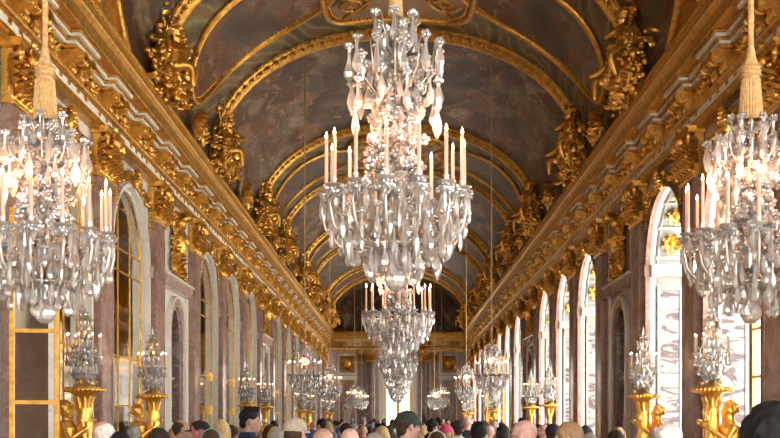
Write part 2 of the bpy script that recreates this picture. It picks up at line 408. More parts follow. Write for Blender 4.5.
while i <= 13:
    for side, w, w2 in ((-1, wl, tl), (1, wr, trr)):
        T = wallT(side, YC(i))
        if i in NICHES: wall_bay(w, T, -P/2, P/2, ENT1, NR, NZS, NZB, 0.0, 0, 0)
        elif side < 0: wall_bay(w, T, -P/2, P/2, ENT1, AR, ZS, 0.0, 0.14, 0, 1, 2)
        else: wall_bay(w, T, -P/2, P/2, ENT1, AR, ZS, 0.0, 0.16, 0, 1)
        if i in NICHES:   # half-round niche
            n = 12; T2 = T
            prof = [(NZB, 0.0)]+[(NZS, 0.0)]
            vs = []; fs = []
            for k in range(n+1):
                a = PI*k/n; vs += [(NR*cos(a), NZB, -NR*sin(a)), (NR*cos(a), NZS, -NR*sin(a))]
            for k in range(n): fs.append((2*k, 2*k+2, 2*k+3, 2*k+1))
            w2.add(vs, fs, 3, T)
            vs = []; fs = []; m = 6
            for j in range(m+1):
                b = PI/2*j/m
                for k in range(n+1):
                    a = PI*k/n; vs.append((NR*cos(b)*cos(a), NZS+NR*sin(b), -NR*cos(b)*sin(a)))
            for j in range(m):
                for k in range(n): fs.append((j*(n+1)+k, j*(n+1)+k+1, (j+1)*(n+1)+k+1, (j+1)*(n+1)+k))
            w2.add(vs, fs, 3, T)
            vs = [(NR*cos(PI*k/n), NZB, -NR*sin(PI*k/n)) for k in range(n+1)]
            w2.add(vs, [tuple(range(n+1))], 3, T)
            # niche surround, ledge over it, frame for the relief
            for rr, ww, dd, mt in ((NR, 0.20, 0.09, 4), (NR+0.2, 0.06, 0.12, 1)):
                a1 = arc_pts(rr, NZS, 16); a2 = arc_pts(rr+ww, NZS, 16)
                pa = [(-rr, 0.0)]+a1+[(rr, 0.0)]; pb = [(-rr-ww, 0.0)]+a2+[(rr+ww, 0.0)]
                for k in range(len(pa)-1):
                    A, B, Cc, D = pa[k], pa[k+1], pb[k+1], pb[k]
                    w2.add([(A[0], A[1], 0), (B[0], B[1], 0), (Cc[0], Cc[1], 0), (D[0], D[1], 0), (A[0], A[1], dd), (B[0], B[1], dd), (Cc[0], Cc[1], dd), (D[0], D[1], dd)],
                          [(4, 5, 6, 7), (0, 1, 5, 4), (3, 2, 6, 7)], mt, T)
            w2.box((0, 4.80, 0.07), (2.9, 0.24, 0.18), 4, T); w2.box((0, 4.95, 0.09), (3.0, 0.06, 0.22), 1, T)
            for sx in (-1, 1):
                w2.box((sx*1.34, 2.4, 0.03), (0.16, 4.55, 0.06), 1, T)
                w2.box((sx*1.20, 5.82, 0.04), (0.10, 1.66, 0.08), 1, T)
            w2.box((0, 6.63, 0.04), (2.5, 0.10, 0.08), 1, T)
    i += 1
for side, w in ((-1, wl), (1, wr)):
    ya, yb = YC(-6)-P/2, YC(13)+P/2
    T = wallT(side, 0)
    w.add([(Y0-0.3, 0, 0), (ya, 0, 0), (ya, ENT1, 0), (Y0-0.3, ENT1, 0)], [(0, 1, 2, 3)], 0, T)
struct(wl.build('wall_left', ['white_marble', 'white_marble', 'grey_marble', 'dark_marble', 'pink_marble']))
struct(tl.build('trim_30', ['white_marble', 'white_marble', 'grey_marble', 'dark_marble', 'pink_marble'])); struct(trr.build('trim_31', ['pink_marble', 'white_marble', 'grey_marble', 'dark_marble', 'red_marble']))
struct(wr.build('wall_right', ['pink_marble', 'white_marble', 'grey_marble', 'dark_marble', 'red_marble']))
# outer masonry of the window wall, so that daylight only enters by the windows
mb = MB()
for i in range(-6, 14):
    T = wallT(1, YC(i))
    if i in NICHES:
        mb.add([(-P/2, 0, -0.95), (P/2, 0, -0.95), (P/2, 9, -0.95), (-P/2, 9, -0.95)], [(0, 1, 2, 3)], 0, T)
    else: wall_bay(mb, wallT(1, YC(i), 0, -0.95), -P/2, P/2, 9.0, AR, ZS, 0.0, 0.02)
mb.box((HW+0.5, (Y0+Y1)/2, 9.0), (1.2, Y1-Y0+1, 0.1)); struct(mb.build('wall_outer', 'grey_marble'))
NT = Matrix(((-1, 0, 0, 0), (0, 0, 1, Y0), (0, 1, 0, 0), (0, 0, 0, 1)))
mb = MB(); NWX = (0.0, 3.3)  # unseen openings behind the camera, added and enlarged for frontal light
mb.add([(-5.3, 0, 0), (-1.95, 0, 0), (-1.95, 12.2, 0), (-5.3, 12.2, 0)], [(0, 1, 2, 3)], 0, NT @ Matrix.Diagonal((-1, 1, 1, 1)))
for x in NWX: wall_bay(mb, NT @ Matrix.Translation((-x, 0, 0)), -1.95 if x == 0 else -2.1, 1.95 if x == 0 else 1.35, 12.2, 1.7 if x == 0 else 1.3, 6.4, 0.0, 0.4)
struct(mb.build('wall_near', ['dark_marble', 'white_marble']))  # dark tone chosen so the open mirrored door reflects dark

# ------------------------------------------------------------------ entablature
def entablature(name, Ts, length0, length1, cons_at):
    """profile extruded along local s between length0 and length1"""
    prof = [  # (d, z, material of the strip up to the next point) 0 gold 1 white
        (0.0, 6.66, 0), (0.17, 6.66, 0), (0.17, 6.74, 0), (0.20, 6.76, 0), (0.20, 6.80, 1), (0.20, 6.915, 0), (0.235, 6.925, 0),
        (0.275, 6.945, 0), (0.29, 6.975, 0), (0.275, 7.005, 0), (0.24, 7.03, 0), (0.13, 7.04, 0), (0.13, 7.36, 0), (0.16, 7.37, 0), (0.16, 7.57, 0),
        (0.46, 7.57, 0), (0.52, 7.575, 0), (0.53, 7.60, 0), (0.515, 7.615, 0), (0.52, 7.68, 0), (0.54, 7.78, 0), (0.575, 7.86, 0), (0.60, 7.89, 0), (0.60, 7.94, 0), (0.585, 7.95, 0), (0.60, 8.0, 0), (0.58, 8.04, 0), (0.30, 8.06, 0), (0.0, 8.08, 0)]
    mb = MB()
    for (a, b) in zip(prof, prof[1:]):
        mb.add([(length0, a[1], a[0]), (length1, a[1], a[0]), (length1, b[1], b[0]), (length0, b[1], b[0])], [(0, 1, 2, 3)], a[2], Ts)
    for s in cons_at:      # stepped bed mouldings breaking forward over each pair of consoles
        for k, (z0, z1, d, m) in enumerate(((7.36, 7.405, 0.335, 0), (7.405, 7.45, 0.385, 1), (7.45, 7.485, 0.43, 0), (7.485, 7.53, 0.475, 1), (7.53, 7.565, 0.515, 0))):
            mb.box((s, (z0+z1)/2, d/2+0.02), (0.78+0.09*k, z1-z0, d-0.04), m, Ts)
            mb.box((s+P/4, (z0+z1)/2, (d-0.155)/2), (P/2, z1-z0, d-0.155), m, Ts)
        mb.box((s+P/4, 7.22, 0.135), (0.86, 0.30, 0.03), 1, Ts); mb.box((s+P/4, 7.22, 0.15), (0.66, 0.20, 0.02), 0, Ts)
        for ds in (-0.62, -0.22, 0.22, 0.62): mb.box((s+ds, 6.885, 0.207), (0.10, 0.075, 0.02), 0, Ts)
    # leafy crest above the cornice
    s = length0
    while s < length1:
        mb.leaf((s, 8.02, 0.52), (0.3, 1, 0.1), (0, 0, 1), 0.14, 0.045, 0.7, 0, Ts, 3); mb.leaf((s+0.05, 8.02, 0.54), (-0.3, 1, 0.1), (0, 0, 1), 0.11, 0.04, 0.8, 0, Ts, 3); mb.ball((s+0.05, 8.05, 0.56), (0.03, 0.035, 0.03), 6, 4, 0, Ts); s += 0.10
    o = struct(mb.build(name, ['old_gold', 'cream_stucco'])); return o
def console_mesh():
    mb = MB()
    for s in (-0.2, 0.2):
        pr = [(0.13, 7.04), (0.20, 7.03), (0.26, 7.07), (0.27, 7.14), (0.30, 7.2), (0.38, 7.22), (0.42, 7.28), (0.40, 7.36), (0.13, 7.36)]
        vs = [(s-0.085, z, d) for d, z in pr]+[(s+0.085, z, d) for d, z in pr]; n = len(pr)
        mb.add(vs, [tuple(range(n)), tuple(range(n, 2*n))]+[(k, (k+1) % n, n+(k+1) % n, n+k) for k in range(n)])
        R = Matrix.Rotation(PI/2, 4, 'Y')
        for c, r in (((s, 7.265, 0.365), 0.115), ((s, 7.10, 0.225), 0.075)):
            mb.lathe([(r*0.4, -0.13), (r*0.5, -0.115), (r*0.95, -0.115), (r, -0.09), (r, -0.06), (r*0.8, -0.045), (r*0.95, -0.02), (r*0.95, 0.02), (r*0.8, 0.045), (r, 0.06), (r, 0.09), (r*0.95, 0.115), (r*0.5, 0.115), (r*0.4, 0.13)], 14, 0, Matrix.Translation(c) @ R)
        for k in (-1, 0, 1): mb.leaf((s+k*0.045, 7.33, 0.47), (k*0.3, -1, 0.0), (0, 0.1, 1), 0.2, 0.04, 0.5)
        mb.ball((s, 7.02, 0.2), (0.06, 0.06, 0.05), 7, 5)
    return mb.mesh('console_bracket', 'gold', True, 0.7)
def frieze_mesh(seed):
    r = random.Random(seed); mb = MB()
    for k in range(15):
        t = k/14; s = -0.36+0.72*t; z = 7.30-0.15*sin(PI*t)
        mb.ball((s, z, 0.18), (0.045, 0.045, 0.045), 6, 4)
        a = r.uniform(0, 6.28); mb.leaf((s, z, 0.17), (cos(a), sin(a), 0.3), (0, 0, 1), 0.11, 0.03, 0.7)
    for sx in (-1, 1): mb.scroll((sx*0.2, 7.12, 0.18), (1, 0, 0), (0, 1, 0), 0.09, 1.3, 0.025, flip=sx)
    mb.ball((0, 7.27, 0.19), (0.07, 0.09, 0.05), 8, 5)
    for k in range(6): mb.leaf((0, 7.27, 0.18), (cos(k*1.05), sin(k*1.05), 0), (0, 0, 1), 0.16, 0.05, 0.4)
    return mb.mesh('frieze_garland', 'gold', True, 1.2)
CM = console_mesh(); FM = frieze_mesh(3)
for nme, side in (('trim_1', -1), ('trim_2', 1)):
    ss = [YC(k/2) for k in range(-6, 28)]
    e = entablature(nme, wallT(side, 0), Y0, Y1, [s for s in ss if s < Y1-0.4])
    for s in ss:
        if s < 11 or s > Y1-0.5: continue
        for nm, me, ds in (('console_bracket', CM, 0), ('frieze_garland', FM, P/4)):
            if s+ds > Y1-0.6: continue
            c = link(nm, me, e); c.matrix_local = wallT(side, s+ds)
FT = Matrix(((1, 0, 0, 0), (0, 0, -1, Y1), (0, 1, 0, 0), (0, 0, 0, 1)))   # far wall frame: local x = X, local z = towards the camera
e = entablature('trim_3', FT, -HW, HW, [-4.13, -2.065, 0, 2.065, 4.13])
for x in (-4.13, -2.065, 0, 2.065, 4.13):
    c = link('console_bracket', CM, e); c.matrix_local = FT @ Matrix.Translation((x, 0, 0))

# ------------------------------------------------------------------ vault
VA, VH, VZ = 4.80, 3.42, 8.28
def vraw(phi):
    c, s = cos(phi), sin(phi); e = 0.94
    return (-VA*math.copysign(abs(c)**e, c), VZ+VH*abs(s)**e)
VT = [(-VA, 8.02), (-VA, 8.15)]+[vraw(PI*k/72) for k in range(73)]+[(VA, 8.15), (VA, 8.02)]
VL = [0.0]
for a, b in zip(VT, VT[1:]): VL.append(VL[-1]+math.hypot(b[0]-a[0], b[1]-a[1]))
UT = VL[-1]; UM = UT/2
def vp(u, y, off=0.0):
    """point on the vault at arc length u, lifted off the surface by off"""
    u = max(0.0, min(UT, u)); k = 0
    while k < len(VL)-2 and VL[k+1] < u: k += 1
    t = (u-VL[k])/max(1e-9, VL[k+1]-VL[k]); a, b = VT[k], VT[k+1]
    x = a[0]+(b[0]-a[0])*t; z = a[1]+(b[1]-a[1])*t
    # smooth normal from neighbouring chords
    k0, k1 = max(0, k-1), min(len(VT)-1, k+2)
    dx, dz = VT[k1][0]-VT[k0][0], VT[k1][1]-VT[k0][1]; L = math.hypot(dx, dz)
    return Vector((x+off*dz/L, y, z-off*dx/L))
def vn(u): return (vp(u, 0, 1.0)-vp(u, 0, 0.0)).normalized()
def vtan(u): return (vp(u+0.05, 0)-vp(u-0.05, 0)).normalized()
def vault_patch(y0, y1, u0=0.0, u1=None, off=0.0, ny=6, nu=72, shape=None, uvc=None):
    u1 = UT if u1 is None else u1
    mb = MB(); mb.uv = []
    for j in range(ny+1):
        for k in range(nu+1):
            u = u0+(u1-u0)*k/nu; y = y0+(y1-y0)*j/ny
            mb.v.append(tuple(vp(u, y, off))); mb.uv.append((u, y))
    for j in range(ny):
        for k in range(nu): mb.f.append((j*(nu+1)+k, j*(nu+1)+k+1, (j+1)*(nu+1)+k+1, (j+1)*(nu+1)+k)); mb.m.append(0)
    return mb
def vault_disc(uc, yc, ru, ry, off, power=2.0, nr=6, na=40):
    mb = MB(); mb.uv = []
    mb.v.append(tuple(vp(uc, yc, off))); mb.uv.append((0, yc))
    for i in range(1, nr+1):
        for k in range(na):
            a = 2*PI*k/na; c, s = cos(a), sin(a); q = (abs(c)**power+abs(s)**power)**(-1/power)*i/nr
            u, y = uc+ru*c*q, yc+ry*s*q
            mb.v.append(tuple(vp(u, y, off))); mb.uv.append((u-uc, y))
    for k in range(na): mb.f.append((0, 1+k, 1+(k+1) % na)); mb.m.append(0)
    for i in range(nr-1):
        for k in range(na):
            q = (k+1) % na; mb.f.append((1+i*na+k, 1+(i+1)*na+k, 1+(i+1)*na+q, 1+i*na+q)); mb.m.append(0)
    return mb
def vault_ring(mb, uc, yc, ru, ry, rad, off, power=2.0, na=56, bead=0.0, poly=None):
    pts = []
    for k in range(na+1):
        a = 2*PI*k/na; c, s = cos(a), sin(a); q = (abs(c)**power+abs(s)**power)**(-1/power)
        pts.append(vp(uc+ru*c*q, yc+ry*s*q, off))
    mb.tube(pts, rad, 7, 0)
    if bead:
        for k in range(na*2):
            a = 2*PI*(k+0.5)/(na*2); c, s = cos(a), sin(a); q = (abs(c)**power+abs(s)**power)**(-1/power)
            mb.ball(vp(uc+(ru-rad*1.3)*c*q, yc+(ry-rad*1.3)*s*q, off*0.8), bead, 6, 4)
RIBS = (20.9, 27.0, 35.6, 41.8, 50.4, 56.6, 65.2, 71.4)
segs = [(Y0, 12.3, 'n'), (12.3, 20.9, 'w')]
for k in range(len(RIBS)-1): segs.append((RIBS[k], RIBS[k+1], 'n' if k % 2 == 0 else 'w'))
segs.append((71.4, Y1+0.2, 'w'))
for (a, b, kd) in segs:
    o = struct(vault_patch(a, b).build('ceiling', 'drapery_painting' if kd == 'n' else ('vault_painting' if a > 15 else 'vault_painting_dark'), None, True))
def rib(y):
    mb = MB(); n = 90; w = 0.27
    prof = [(-w, 0.0), (-w, 0.06), (-w+0.05, 0.10), (-0.13, 0.10), (-0.11, 0.06), (-0.02, 0.06), (0.0, 0.12), (0.06, 0.17), (0.14, 0.17), (0.19, 0.12), (w, 0.10), (w, 0.0)]
    m = len(prof); vs = []
    for k in range(n+1):
        u = UT*k/n
        for dy, off in prof: vs.append(vp(u, y+dy, off))
    mb.add(vs, [(k*m+j, k*m+j+1, (k+1)*m+j+1, (k+1)*m+j) for k in range(n) for j in range(m-1)])
    r = random.Random(int(y*7))
    k = 0; u = 0.15
    while u < UT-0.15:   # carved band of leaves and berries
        t = vtan(u); nn = vn(u)
        mb.leaf(vp(u, y-0.11, 0.10), t+Vector((0, -0.55*(1 if k % 2 else -1), 0)), nn, 0.2, 0.07, 0.5)
        mb.ball(vp(u+0.05, y-0.16, 0.11), (0.045,)*3, 6, 4); mb.ball(vp(u, y+0.215, 0.12), (0.032,)*3, 6, 4)
        # fringe hanging from the near edge
        mb.leaf(vp(u+0.04, y-w+0.02, 0.05), Vector((0, -1, 0))+t*r.uniform(-0.6, 0.6), nn, 0.16, 0.055, 0.4, 0, None, 3)
        u += 0.13; k += 1
    return struct(mb.build('trim_%d' % (10+RIBS.index(y)), 'old_gold', None, True, 0.8))
for y in RIBS: rib(y)
UMED = 3.2
for k in range(0, len(RIBS)-1, 2):
    ym = (RIBS[k]+RIBS[k+1])/2
    for uc in (UMED, UT-UMED):
        o = struct(vault_disc(uc, ym, 2.15, 1.45, 0.04).build('trim_20', 'medallion_painting', None, True))
        f = MB(); vault_ring(f, uc, ym, 2.2, 1.5, 0.085, 0.05, bead=0.035); f.build('frame', 'old_gold', o, True)
        s = MB()
        for sg in (-1, 1):   # scrolled cartouche towards the crown
            du = 2.55 if uc < UM else -2.55
            s.scroll(vp(uc+du, ym+sg*1.0, 0.06), vtan(uc+du), Vector((0, 1, 0)), 0.42, 1.6, 0.06, flip=sg)
            s.tube([vp(uc+du*1.05, ym+sg*0.2, 0.06), vp(uc+du*1.15, ym+sg*0.9, 0.06), vp(uc+du*0.9, ym+sg*1.7, 0.06)], 0.05, 6)
        s.build('cartouche', 'old_gold', o, True)
    o = struct(vault_disc(UM, ym, 1.75, 2.05, 0.05, 5.0).build('trim_21', 'crown_painting', None, True))
    f = MB(); vault_ring(f, UM, ym, 1.8, 2.1, 0.10, 0.06, 5.0, 64, 0.05); f.build('frame', 'old_gold', o, True)
# gilded fields with curved frames low on the near vault
for sg in (0, 1):
    mb = MB(); mb.uv = []
    edge = []
    ny, nu = 26, 8
    for j in range(ny+1):
        y = 11.0+7.2*j/ny; t = j/ny
        top = 2.6-1.0*t-0.9*sin(PI*min(1, max(0, (t-0.55)/0.45)))*0.5 if t < 0.8 else 1.8*(1-t)/0.2*0.62+0.1
        for k in range(nu+1):
            u = top*k/nu; uu = u if sg == 0 else UT-u
            mb.v.append(tuple(vp(uu, y, 0.05))); mb.uv.append((uu, y))
        edge.append(vp(top if sg == 0 else UT-top, y, 0.08))
    for j in range(ny):
        for k in range(nu): mb.f.append((j*(nu+1)+k, j*(nu+1)+k+1, (j+1)*(nu+1)+k+1, (j+1)*(nu+1)+k)); mb.m.append(0)
    o = struct(mb.build('trim_22', 'old_gold', None, True))
    f = MB(); f.tube(edge, 0.10, 7); f.tube([p+Vector((0.0, 0.14, 0.1)) for p in edge], 0.04, 6)
    d = 0.0
    for j in range(2, 22):
        for k in range(1, 5):
            u = k*0.32+(0.16 if j % 2 else 0)
            if u < 1.5: f.ball(vp(u if sg == 0 else UT-u, 11+j*0.28, 0.06), (0.05,)*3, 5, 4)
    f.build('frame', 'old_gold', o, True)
# end wall above the cornice
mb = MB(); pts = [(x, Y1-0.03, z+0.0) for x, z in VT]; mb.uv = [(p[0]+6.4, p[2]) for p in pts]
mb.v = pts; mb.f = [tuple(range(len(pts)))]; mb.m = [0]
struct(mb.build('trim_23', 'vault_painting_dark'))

# ------------------------------------------------------------------ far wall
mb = MB(); fd = 0.98; fz = 4.9
wall_bay(mb, FT, -HW, HW, ENT1, fd, fz, 0.0, 0.35, 0, 1)
struct(mb.build('wall_far', ['pink_marble', 'white_marble', 'red_marble'])); mb = MB()
for x in (-3.66, 3.66):
    mb.box((x, 5.75, 0.04), (1.42, 1.5, 0.08), 1, FT); mb.box((x, 5.75, 0.06), (1.16, 1.24, 0.08), 2, FT)
    mb.box((x, 3.0, 0.03), (1.3, 3.4, 0.06), 1, FT); mb.box((x, 3.0, 0.04), (1.1, 3.2, 0.08), 2, FT)
    mb.box((x, 4.82, 0.08), (1.9, 0.2, 0.16), 1, FT)
for x in (-1.22, 1.22): mb.box((x, 3.2, 0.04), (0.4, 6.4, 0.08), 1, FT)
struct(mb.build('trim_32', ['pink_marble', 'white_marble', 'red_marble']))
def casement(mbf, mbg, T, half, z0, zs, rad, cols=4, rows=6, d=0.0, fw=0.07):
    """glazing frame in an arched opening (local s, z, d) and its panes"""
    for s in (-half+fw/2, half-fw/2): mbf.box((s, (z0+zs)/2, d), (fw, zs-z0, 0.08), 0, T)
    mbf.box((0, (z0+zs)/2, d), (fw*1.3, zs-z0, 0.09), 0, T)
    for k in range(1, cols):
        s = -half+2*half*k/cols
        top = zs+math.sqrt(max(0, rad*rad-s*s)) if rad else zs
        mbf.box((s, (z0+top)/2, d), (0.035, top-z0, 0.05), 0, T)
    for k in range(rows+1):
        z = z0+(zs-z0)*k/rows; mbf.box((0, z, d), (2*half, 0.045 if 0 < k < rows else 0.11, 0.06), 0, T)
    path = [(-half, z0), (half, z0)]
    if rad:
        a = arc_pts(rad, zs, 20); mbf.tube([(T @ Vector((p, q, d))) for p, q in arc_pts(rad-fw/2, zs, 20)], 0.045, 6)
        path = [(-half, z0)]+a+[(half, z0)]
    else: path = [(-half, z0), (-half, zs), (half, zs), (half, z0)]
    mbg.add([(p, q, d) for p, q in path], [tuple(range(len(path)))], 0, T)
f = MB(); g = MB(); casement(f, g, FT, fd, 0.05, fz, fd, 2, 4, -0.3, 0.16)
wn = struct(f.build('window_1', 'ochre_wood')); g.build('pane', 'window_glass', wn)
def portal(T, w, h, zc, d):
    ld = bpy.data.lights.new('daylight_portal', 'AREA'); ld.shape = 'RECTANGLE'; ld.size = w; ld.size_y = h
    ld.cycles.is_portal = True
    o = bpy.data.objects.new('daylight_portal', ld); COL.objects.link(o)
    p = T @ Vector((0, zc, d)); nrm = (T.to_3x3() @ Vector((0, 0, 1))).normalized()
    o.location = p; o.rotation_euler = nrm.to_track_quat('-Z', 'Y').to_euler()
portal(FT, 2.0, 5.9, 2.95, -0.42)

# ------------------------------------------------------------------ windows of the right wall
def rosette():
    mb = MB()
    mb.ball((0, 0, 0.07), (0.06, 0.06, 0.05), 8, 5)
    for k in range(8):
        a = k*PI/4; mb.leaf((0.03*cos(a), 0.03*sin(a), 0.03), (cos(a), sin(a), 0.2), (0, 0, 1), 0.17, 0.07, 0.55)
        a += PI/8; mb.leaf((0.05*cos(a), 0.05*sin(a), 0.01), (cos(a), sin(a), 0.1), (0, 0, 1), 0.18, 0.055, 0.35)
    return mb.mesh('rosette', 'bright_gold', True)
RM = rosette()
def garland_mesh(seed):
    """keystone mask with swags running to the capitals, local (s, z, d)"""
    r = random.Random(seed); mb = MB()
    mb.ball((0, 6.36, 0.13), (0.11, 0.17, 0.09), 10, 7); mb.ball((0, 6.35, 0.21), (0.03, 0.05, 0.04), 6, 5)
    mb.ball((0, 6.24, 0.15), (0.05, 0.06, 0.05), 6, 5)
    for sg in (-1, 1): mb.ball((sg*0.045, 6.39, 0.20), (0.025, 0.02, 0.02), 6, 5)
    for k in range(13):
        a = PI*(k/12)*1.3-0.45; mb.leaf((0.08*cos(a), 6.40+0.1*sin(a), 0.10), (cos(a), sin(a), 0.4), (0, 0, 1), 0.17, 0.045, 0.8)
    for sg in (-1, 1):
        for k in range(34):
            t = k/33; s = sg*(0.18+1.02*t); z = 6.46-0.26*sin(PI*t*0.9)+0.10*t-0.36*max(0, t-0.72)/0.28
            mb.ball((s+r.uniform(-.02, .02), z+r.uniform(-.04, .04), 0.08), (r.uniform(.03, .05),)*3, 7, 5)
            for q in range(3):
                a = r.uniform(0, 6.28); mb.leaf((s, z, 0.07), (cos(a), sin(a), 0.6), (0, 0, 1), r.uniform(0.09, 0.15), 0.034, 1.1)
        for k in range(10):
            z = 6.16-0.055*k; s = sg*(1.25+0.008*k); a = r.uniform(-0.6, 0.6)
            mb.leaf((s, z, 0.1), (a, -1, 0.35), (0, 0, 1), 0.12, 0.045*(1-k*0.04), 0.8); mb.ball((s, z, 0.1), (0.03,)*3, 6, 4)
    return mb.mesh('garland', 'gold', True, 1.2)
GM = [garland_mesh(11), garland_mesh(12)]
def archivolt(mb, T, r, w, zs, zb, d0, d1, mi):
    a1 = arc_pts(r, zs, 24); a2 = arc_pts(r+w, zs, 24)
    pa = [(-r, zb)]+a1+[(r, zb)]; pb = [(-r-w, zb)]+a2+[(r+w, zb)]
    for k in range(len(pa)-1):
        A, B, C, D = pa[k], pa[k+1], pb[k+1], pb[k]
        mb.add([(A[0], A[1], d0), (B[0], B[1], d0), (C[0], C[1], d0), (D[0], D[1], d0), (A[0], A[1], d1), (B[0], B[1], d1), (C[0], C[1], d1), (D[0], D[1], d1)],
               [(4, 5, 6, 7), (0, 1, 5, 4), (3, 2, 6, 7)], mi, T)
DEP = 0.74
for x in NWX: portal(NT @ Matrix.Translation((-x, 0, 0)), 3.4 if x == 0 else 2.6, 8.1, 4.05, -0.45)  # daylight through the added near-end openings
def window_meshes():
    I = Matrix.Identity(4)
    rv = MB()   # marble reveal with panelled jambs; local (s, z, d)
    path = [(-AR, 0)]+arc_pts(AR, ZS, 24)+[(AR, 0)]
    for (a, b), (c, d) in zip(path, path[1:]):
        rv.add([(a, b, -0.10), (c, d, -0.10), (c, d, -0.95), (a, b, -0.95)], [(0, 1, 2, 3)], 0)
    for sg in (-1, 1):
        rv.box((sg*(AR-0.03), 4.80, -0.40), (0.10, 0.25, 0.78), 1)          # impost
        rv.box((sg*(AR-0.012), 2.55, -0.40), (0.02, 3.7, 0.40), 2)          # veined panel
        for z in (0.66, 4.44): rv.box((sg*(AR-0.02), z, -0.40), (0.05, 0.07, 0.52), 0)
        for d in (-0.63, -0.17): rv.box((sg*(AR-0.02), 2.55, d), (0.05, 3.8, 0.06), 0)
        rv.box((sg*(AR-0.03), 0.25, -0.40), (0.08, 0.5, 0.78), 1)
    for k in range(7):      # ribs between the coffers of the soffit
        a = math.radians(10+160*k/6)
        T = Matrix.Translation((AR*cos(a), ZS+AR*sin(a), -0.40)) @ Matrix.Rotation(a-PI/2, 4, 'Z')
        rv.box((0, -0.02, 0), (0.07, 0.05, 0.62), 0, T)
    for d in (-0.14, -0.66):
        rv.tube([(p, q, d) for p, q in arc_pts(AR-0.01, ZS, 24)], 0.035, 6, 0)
    rvm = rv.mesh('reveal', ['dimmed_reveal_marble', 'pink_marble', 'veined_marble'])
    av = MB(); archivolt(av, I, AR, 0.18, ZS, 0.0, 0.0, 0.07, 0); archivolt(av, I, AR-0.005, 0.05, ZS, 0.0, 0.0, 0.10, 0)
    for sg in (-1, 1): av.box((sg*(AR+0.09), 4.80, 0.06), (0.20, 0.24, 0.12), 0)
    avm = av.mesh('archivolt', ['red_marble'])
    f = MB(); g = MB(); casement(f, g, I, AR, 0.02, ZS, AR, 4, 6, -DEP, 0.10)
    return rvm, avm, f.mesh('frame', 'ochre_wood'), g.mesh('pane', 'window_glass')
RVM, AVM, WFM, WGM = window_meshes()
wn_i = 2
for i in range(-6, 14):
    if i in NICHES: continue
    T = wallT(1, YC(i))
    w = struct(link('window_%d' % wn_i, WFM)); w.matrix_world = T; wn_i += 1
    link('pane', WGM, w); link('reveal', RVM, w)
    portal(T, 2.75, 6.3, 3.15, -DEP-0.12)
    link('archivolt', AVM, w)
    if YC(i) > 10:
        link('garland', GM[i % 2], w)
        for k in range(6):
            a = math.radians(23.3+26.7*k)
            o = link('rosette', RM, w); o.matrix_local = Matrix.Translation(((AR-0.03)*cos(a), ZS+(AR-0.03)*sin(a), -0.40)) @ Matrix.Rotation(a+PI/2, 4, 'Z') @ Matrix.Rotation(-PI/2, 4, 'X')

# ------------------------------------------------------------------ arched mirrors of the left wall
def clip_poly(poly, half, zs, r):
    """clip a convex polygon (s, z) to the arched outline"""
    def inside(p): return p[1] <= zs or p[0]**2+(p[1]-zs)**2 <= r*r
    out = []
    n = len(poly)
    for k in range(n):
        a, b = poly[k], poly[(k+1) % n]; m = 10
        for j in range(m):
            t = j/m; p = (a[0]+(b[0]-a[0])*t, a[1]+(b[1]-a[1])*t)
            if inside(p): out.append(p)
            else:
                dx, dz = p[0], p[1]-zs; L = math.hypot(dx, dz); out.append((dx*r/L, zs+dz*r/L))
    res = []
    for p in out:
        if not res or math.hypot(p[0]-res[-1][0], p[1]-res[-1][1]) > 0.01: res.append(p)
    if len(res) > 2 and math.hypot(res[0][0]-res[-1][0], res[0][1]-res[-1][1]) < 0.01: res.pop()
    return res
def mirror_meshes(seed):
    r = random.Random(seed); I = Matrix.Identity(4); rr = AR-0.09
    pm = MB(); bars = MB()
    cols = [-rr, -0.44, 0.44, rr]; rows = [0.45, 1.22, 1.98, 2.92, 3.85, 4.55, 4.98, 5.7, 6.3]
    for a, b in zip(cols, cols[1:]):
        for c, d in zip(rows, rows[1:]):
            poly = clip_poly([(a, c), (b, c), (b, d), (a, d)], rr, ZS, rr)
            if len(poly) < 3: continue
            ar = max(q[0] for q in poly)-min(q[0] for q in poly), max(q[1] for q in poly)-min(q[1] for q in poly)
            if ar[0] < 0.05 or ar[1] < 0.05: continue
            ta, tb = r.uniform(-.006, .006), r.uniform(-.006, .006); cx, cz = (a+b)/2, (c+d)/2
            pm.add([(p, q, -0.09+(p-cx)*ta+(q-cz)*tb) for p, q in poly], [tuple(range(len(poly)))])
    for s in (-0.44, 0.44):
        top = ZS+math.sqrt(rr*rr-s*s); bars.box((s, (0.45+top)/2, -0.085), (0.018, top-0.45, 0.02))
    for z in rows[:-1]:
        hw = rr if z <= ZS else math.sqrt(max(0, rr*rr-(z-ZS)**2))
        if z in (1.22, 5.7, 3.85): continue
        bars.box((0, z, -0.08), (2*hw, 0.028 if z not in (0.45,) else 0.09, 0.022))
    bars.tube([(p, q, -0.08) for p, q in [(-rr, 0.45)]+arc_pts(rr, ZS, 24)+[(rr, 0.45)]], 0.016, 6)
    bosses = MB(); bosses.box((0, 0, 0), (0.18, 0.24, 0.05)); bosses.ball((0, 0, 0.025), (0.07, 0.09, 0.03), 8, 5)
    fr = MB(); archivolt(fr, I, AR-0.09, 0.10, ZS, 0.0, -0.10, -0.02, 0); archivolt(fr, I, AR-0.02, 0.07, ZS, 0.0, 0.0, 0.09, 0)
    fr.box((0, 0.22, -0.06), (2.6, 0.44, 0.08), 1)
    return pm.mesh('mirror_panes', 'old_mirror'), bars.mesh('glazing_bars', 'old_gold'), fr.mesh('surround', ['white_marble', 'pink_marble']), bosses.mesh('lock_plate', 'bright_gold')
av2 = MB(); archivolt(av2, Matrix.Identity(4), AR+0.04, 0.14, ZS, 0.0, 0.0, 0.065, 0)
for sg in (-1, 1): av2.box((sg*(AR+0.09), 4.80, 0.06), (0.20, 0.24, 0.12), 0)
AVL = av2.mesh('archivolt', 'pink_marble')
MMS = [mirror_meshes(4), mirror_meshes(9)]
cnt = 0
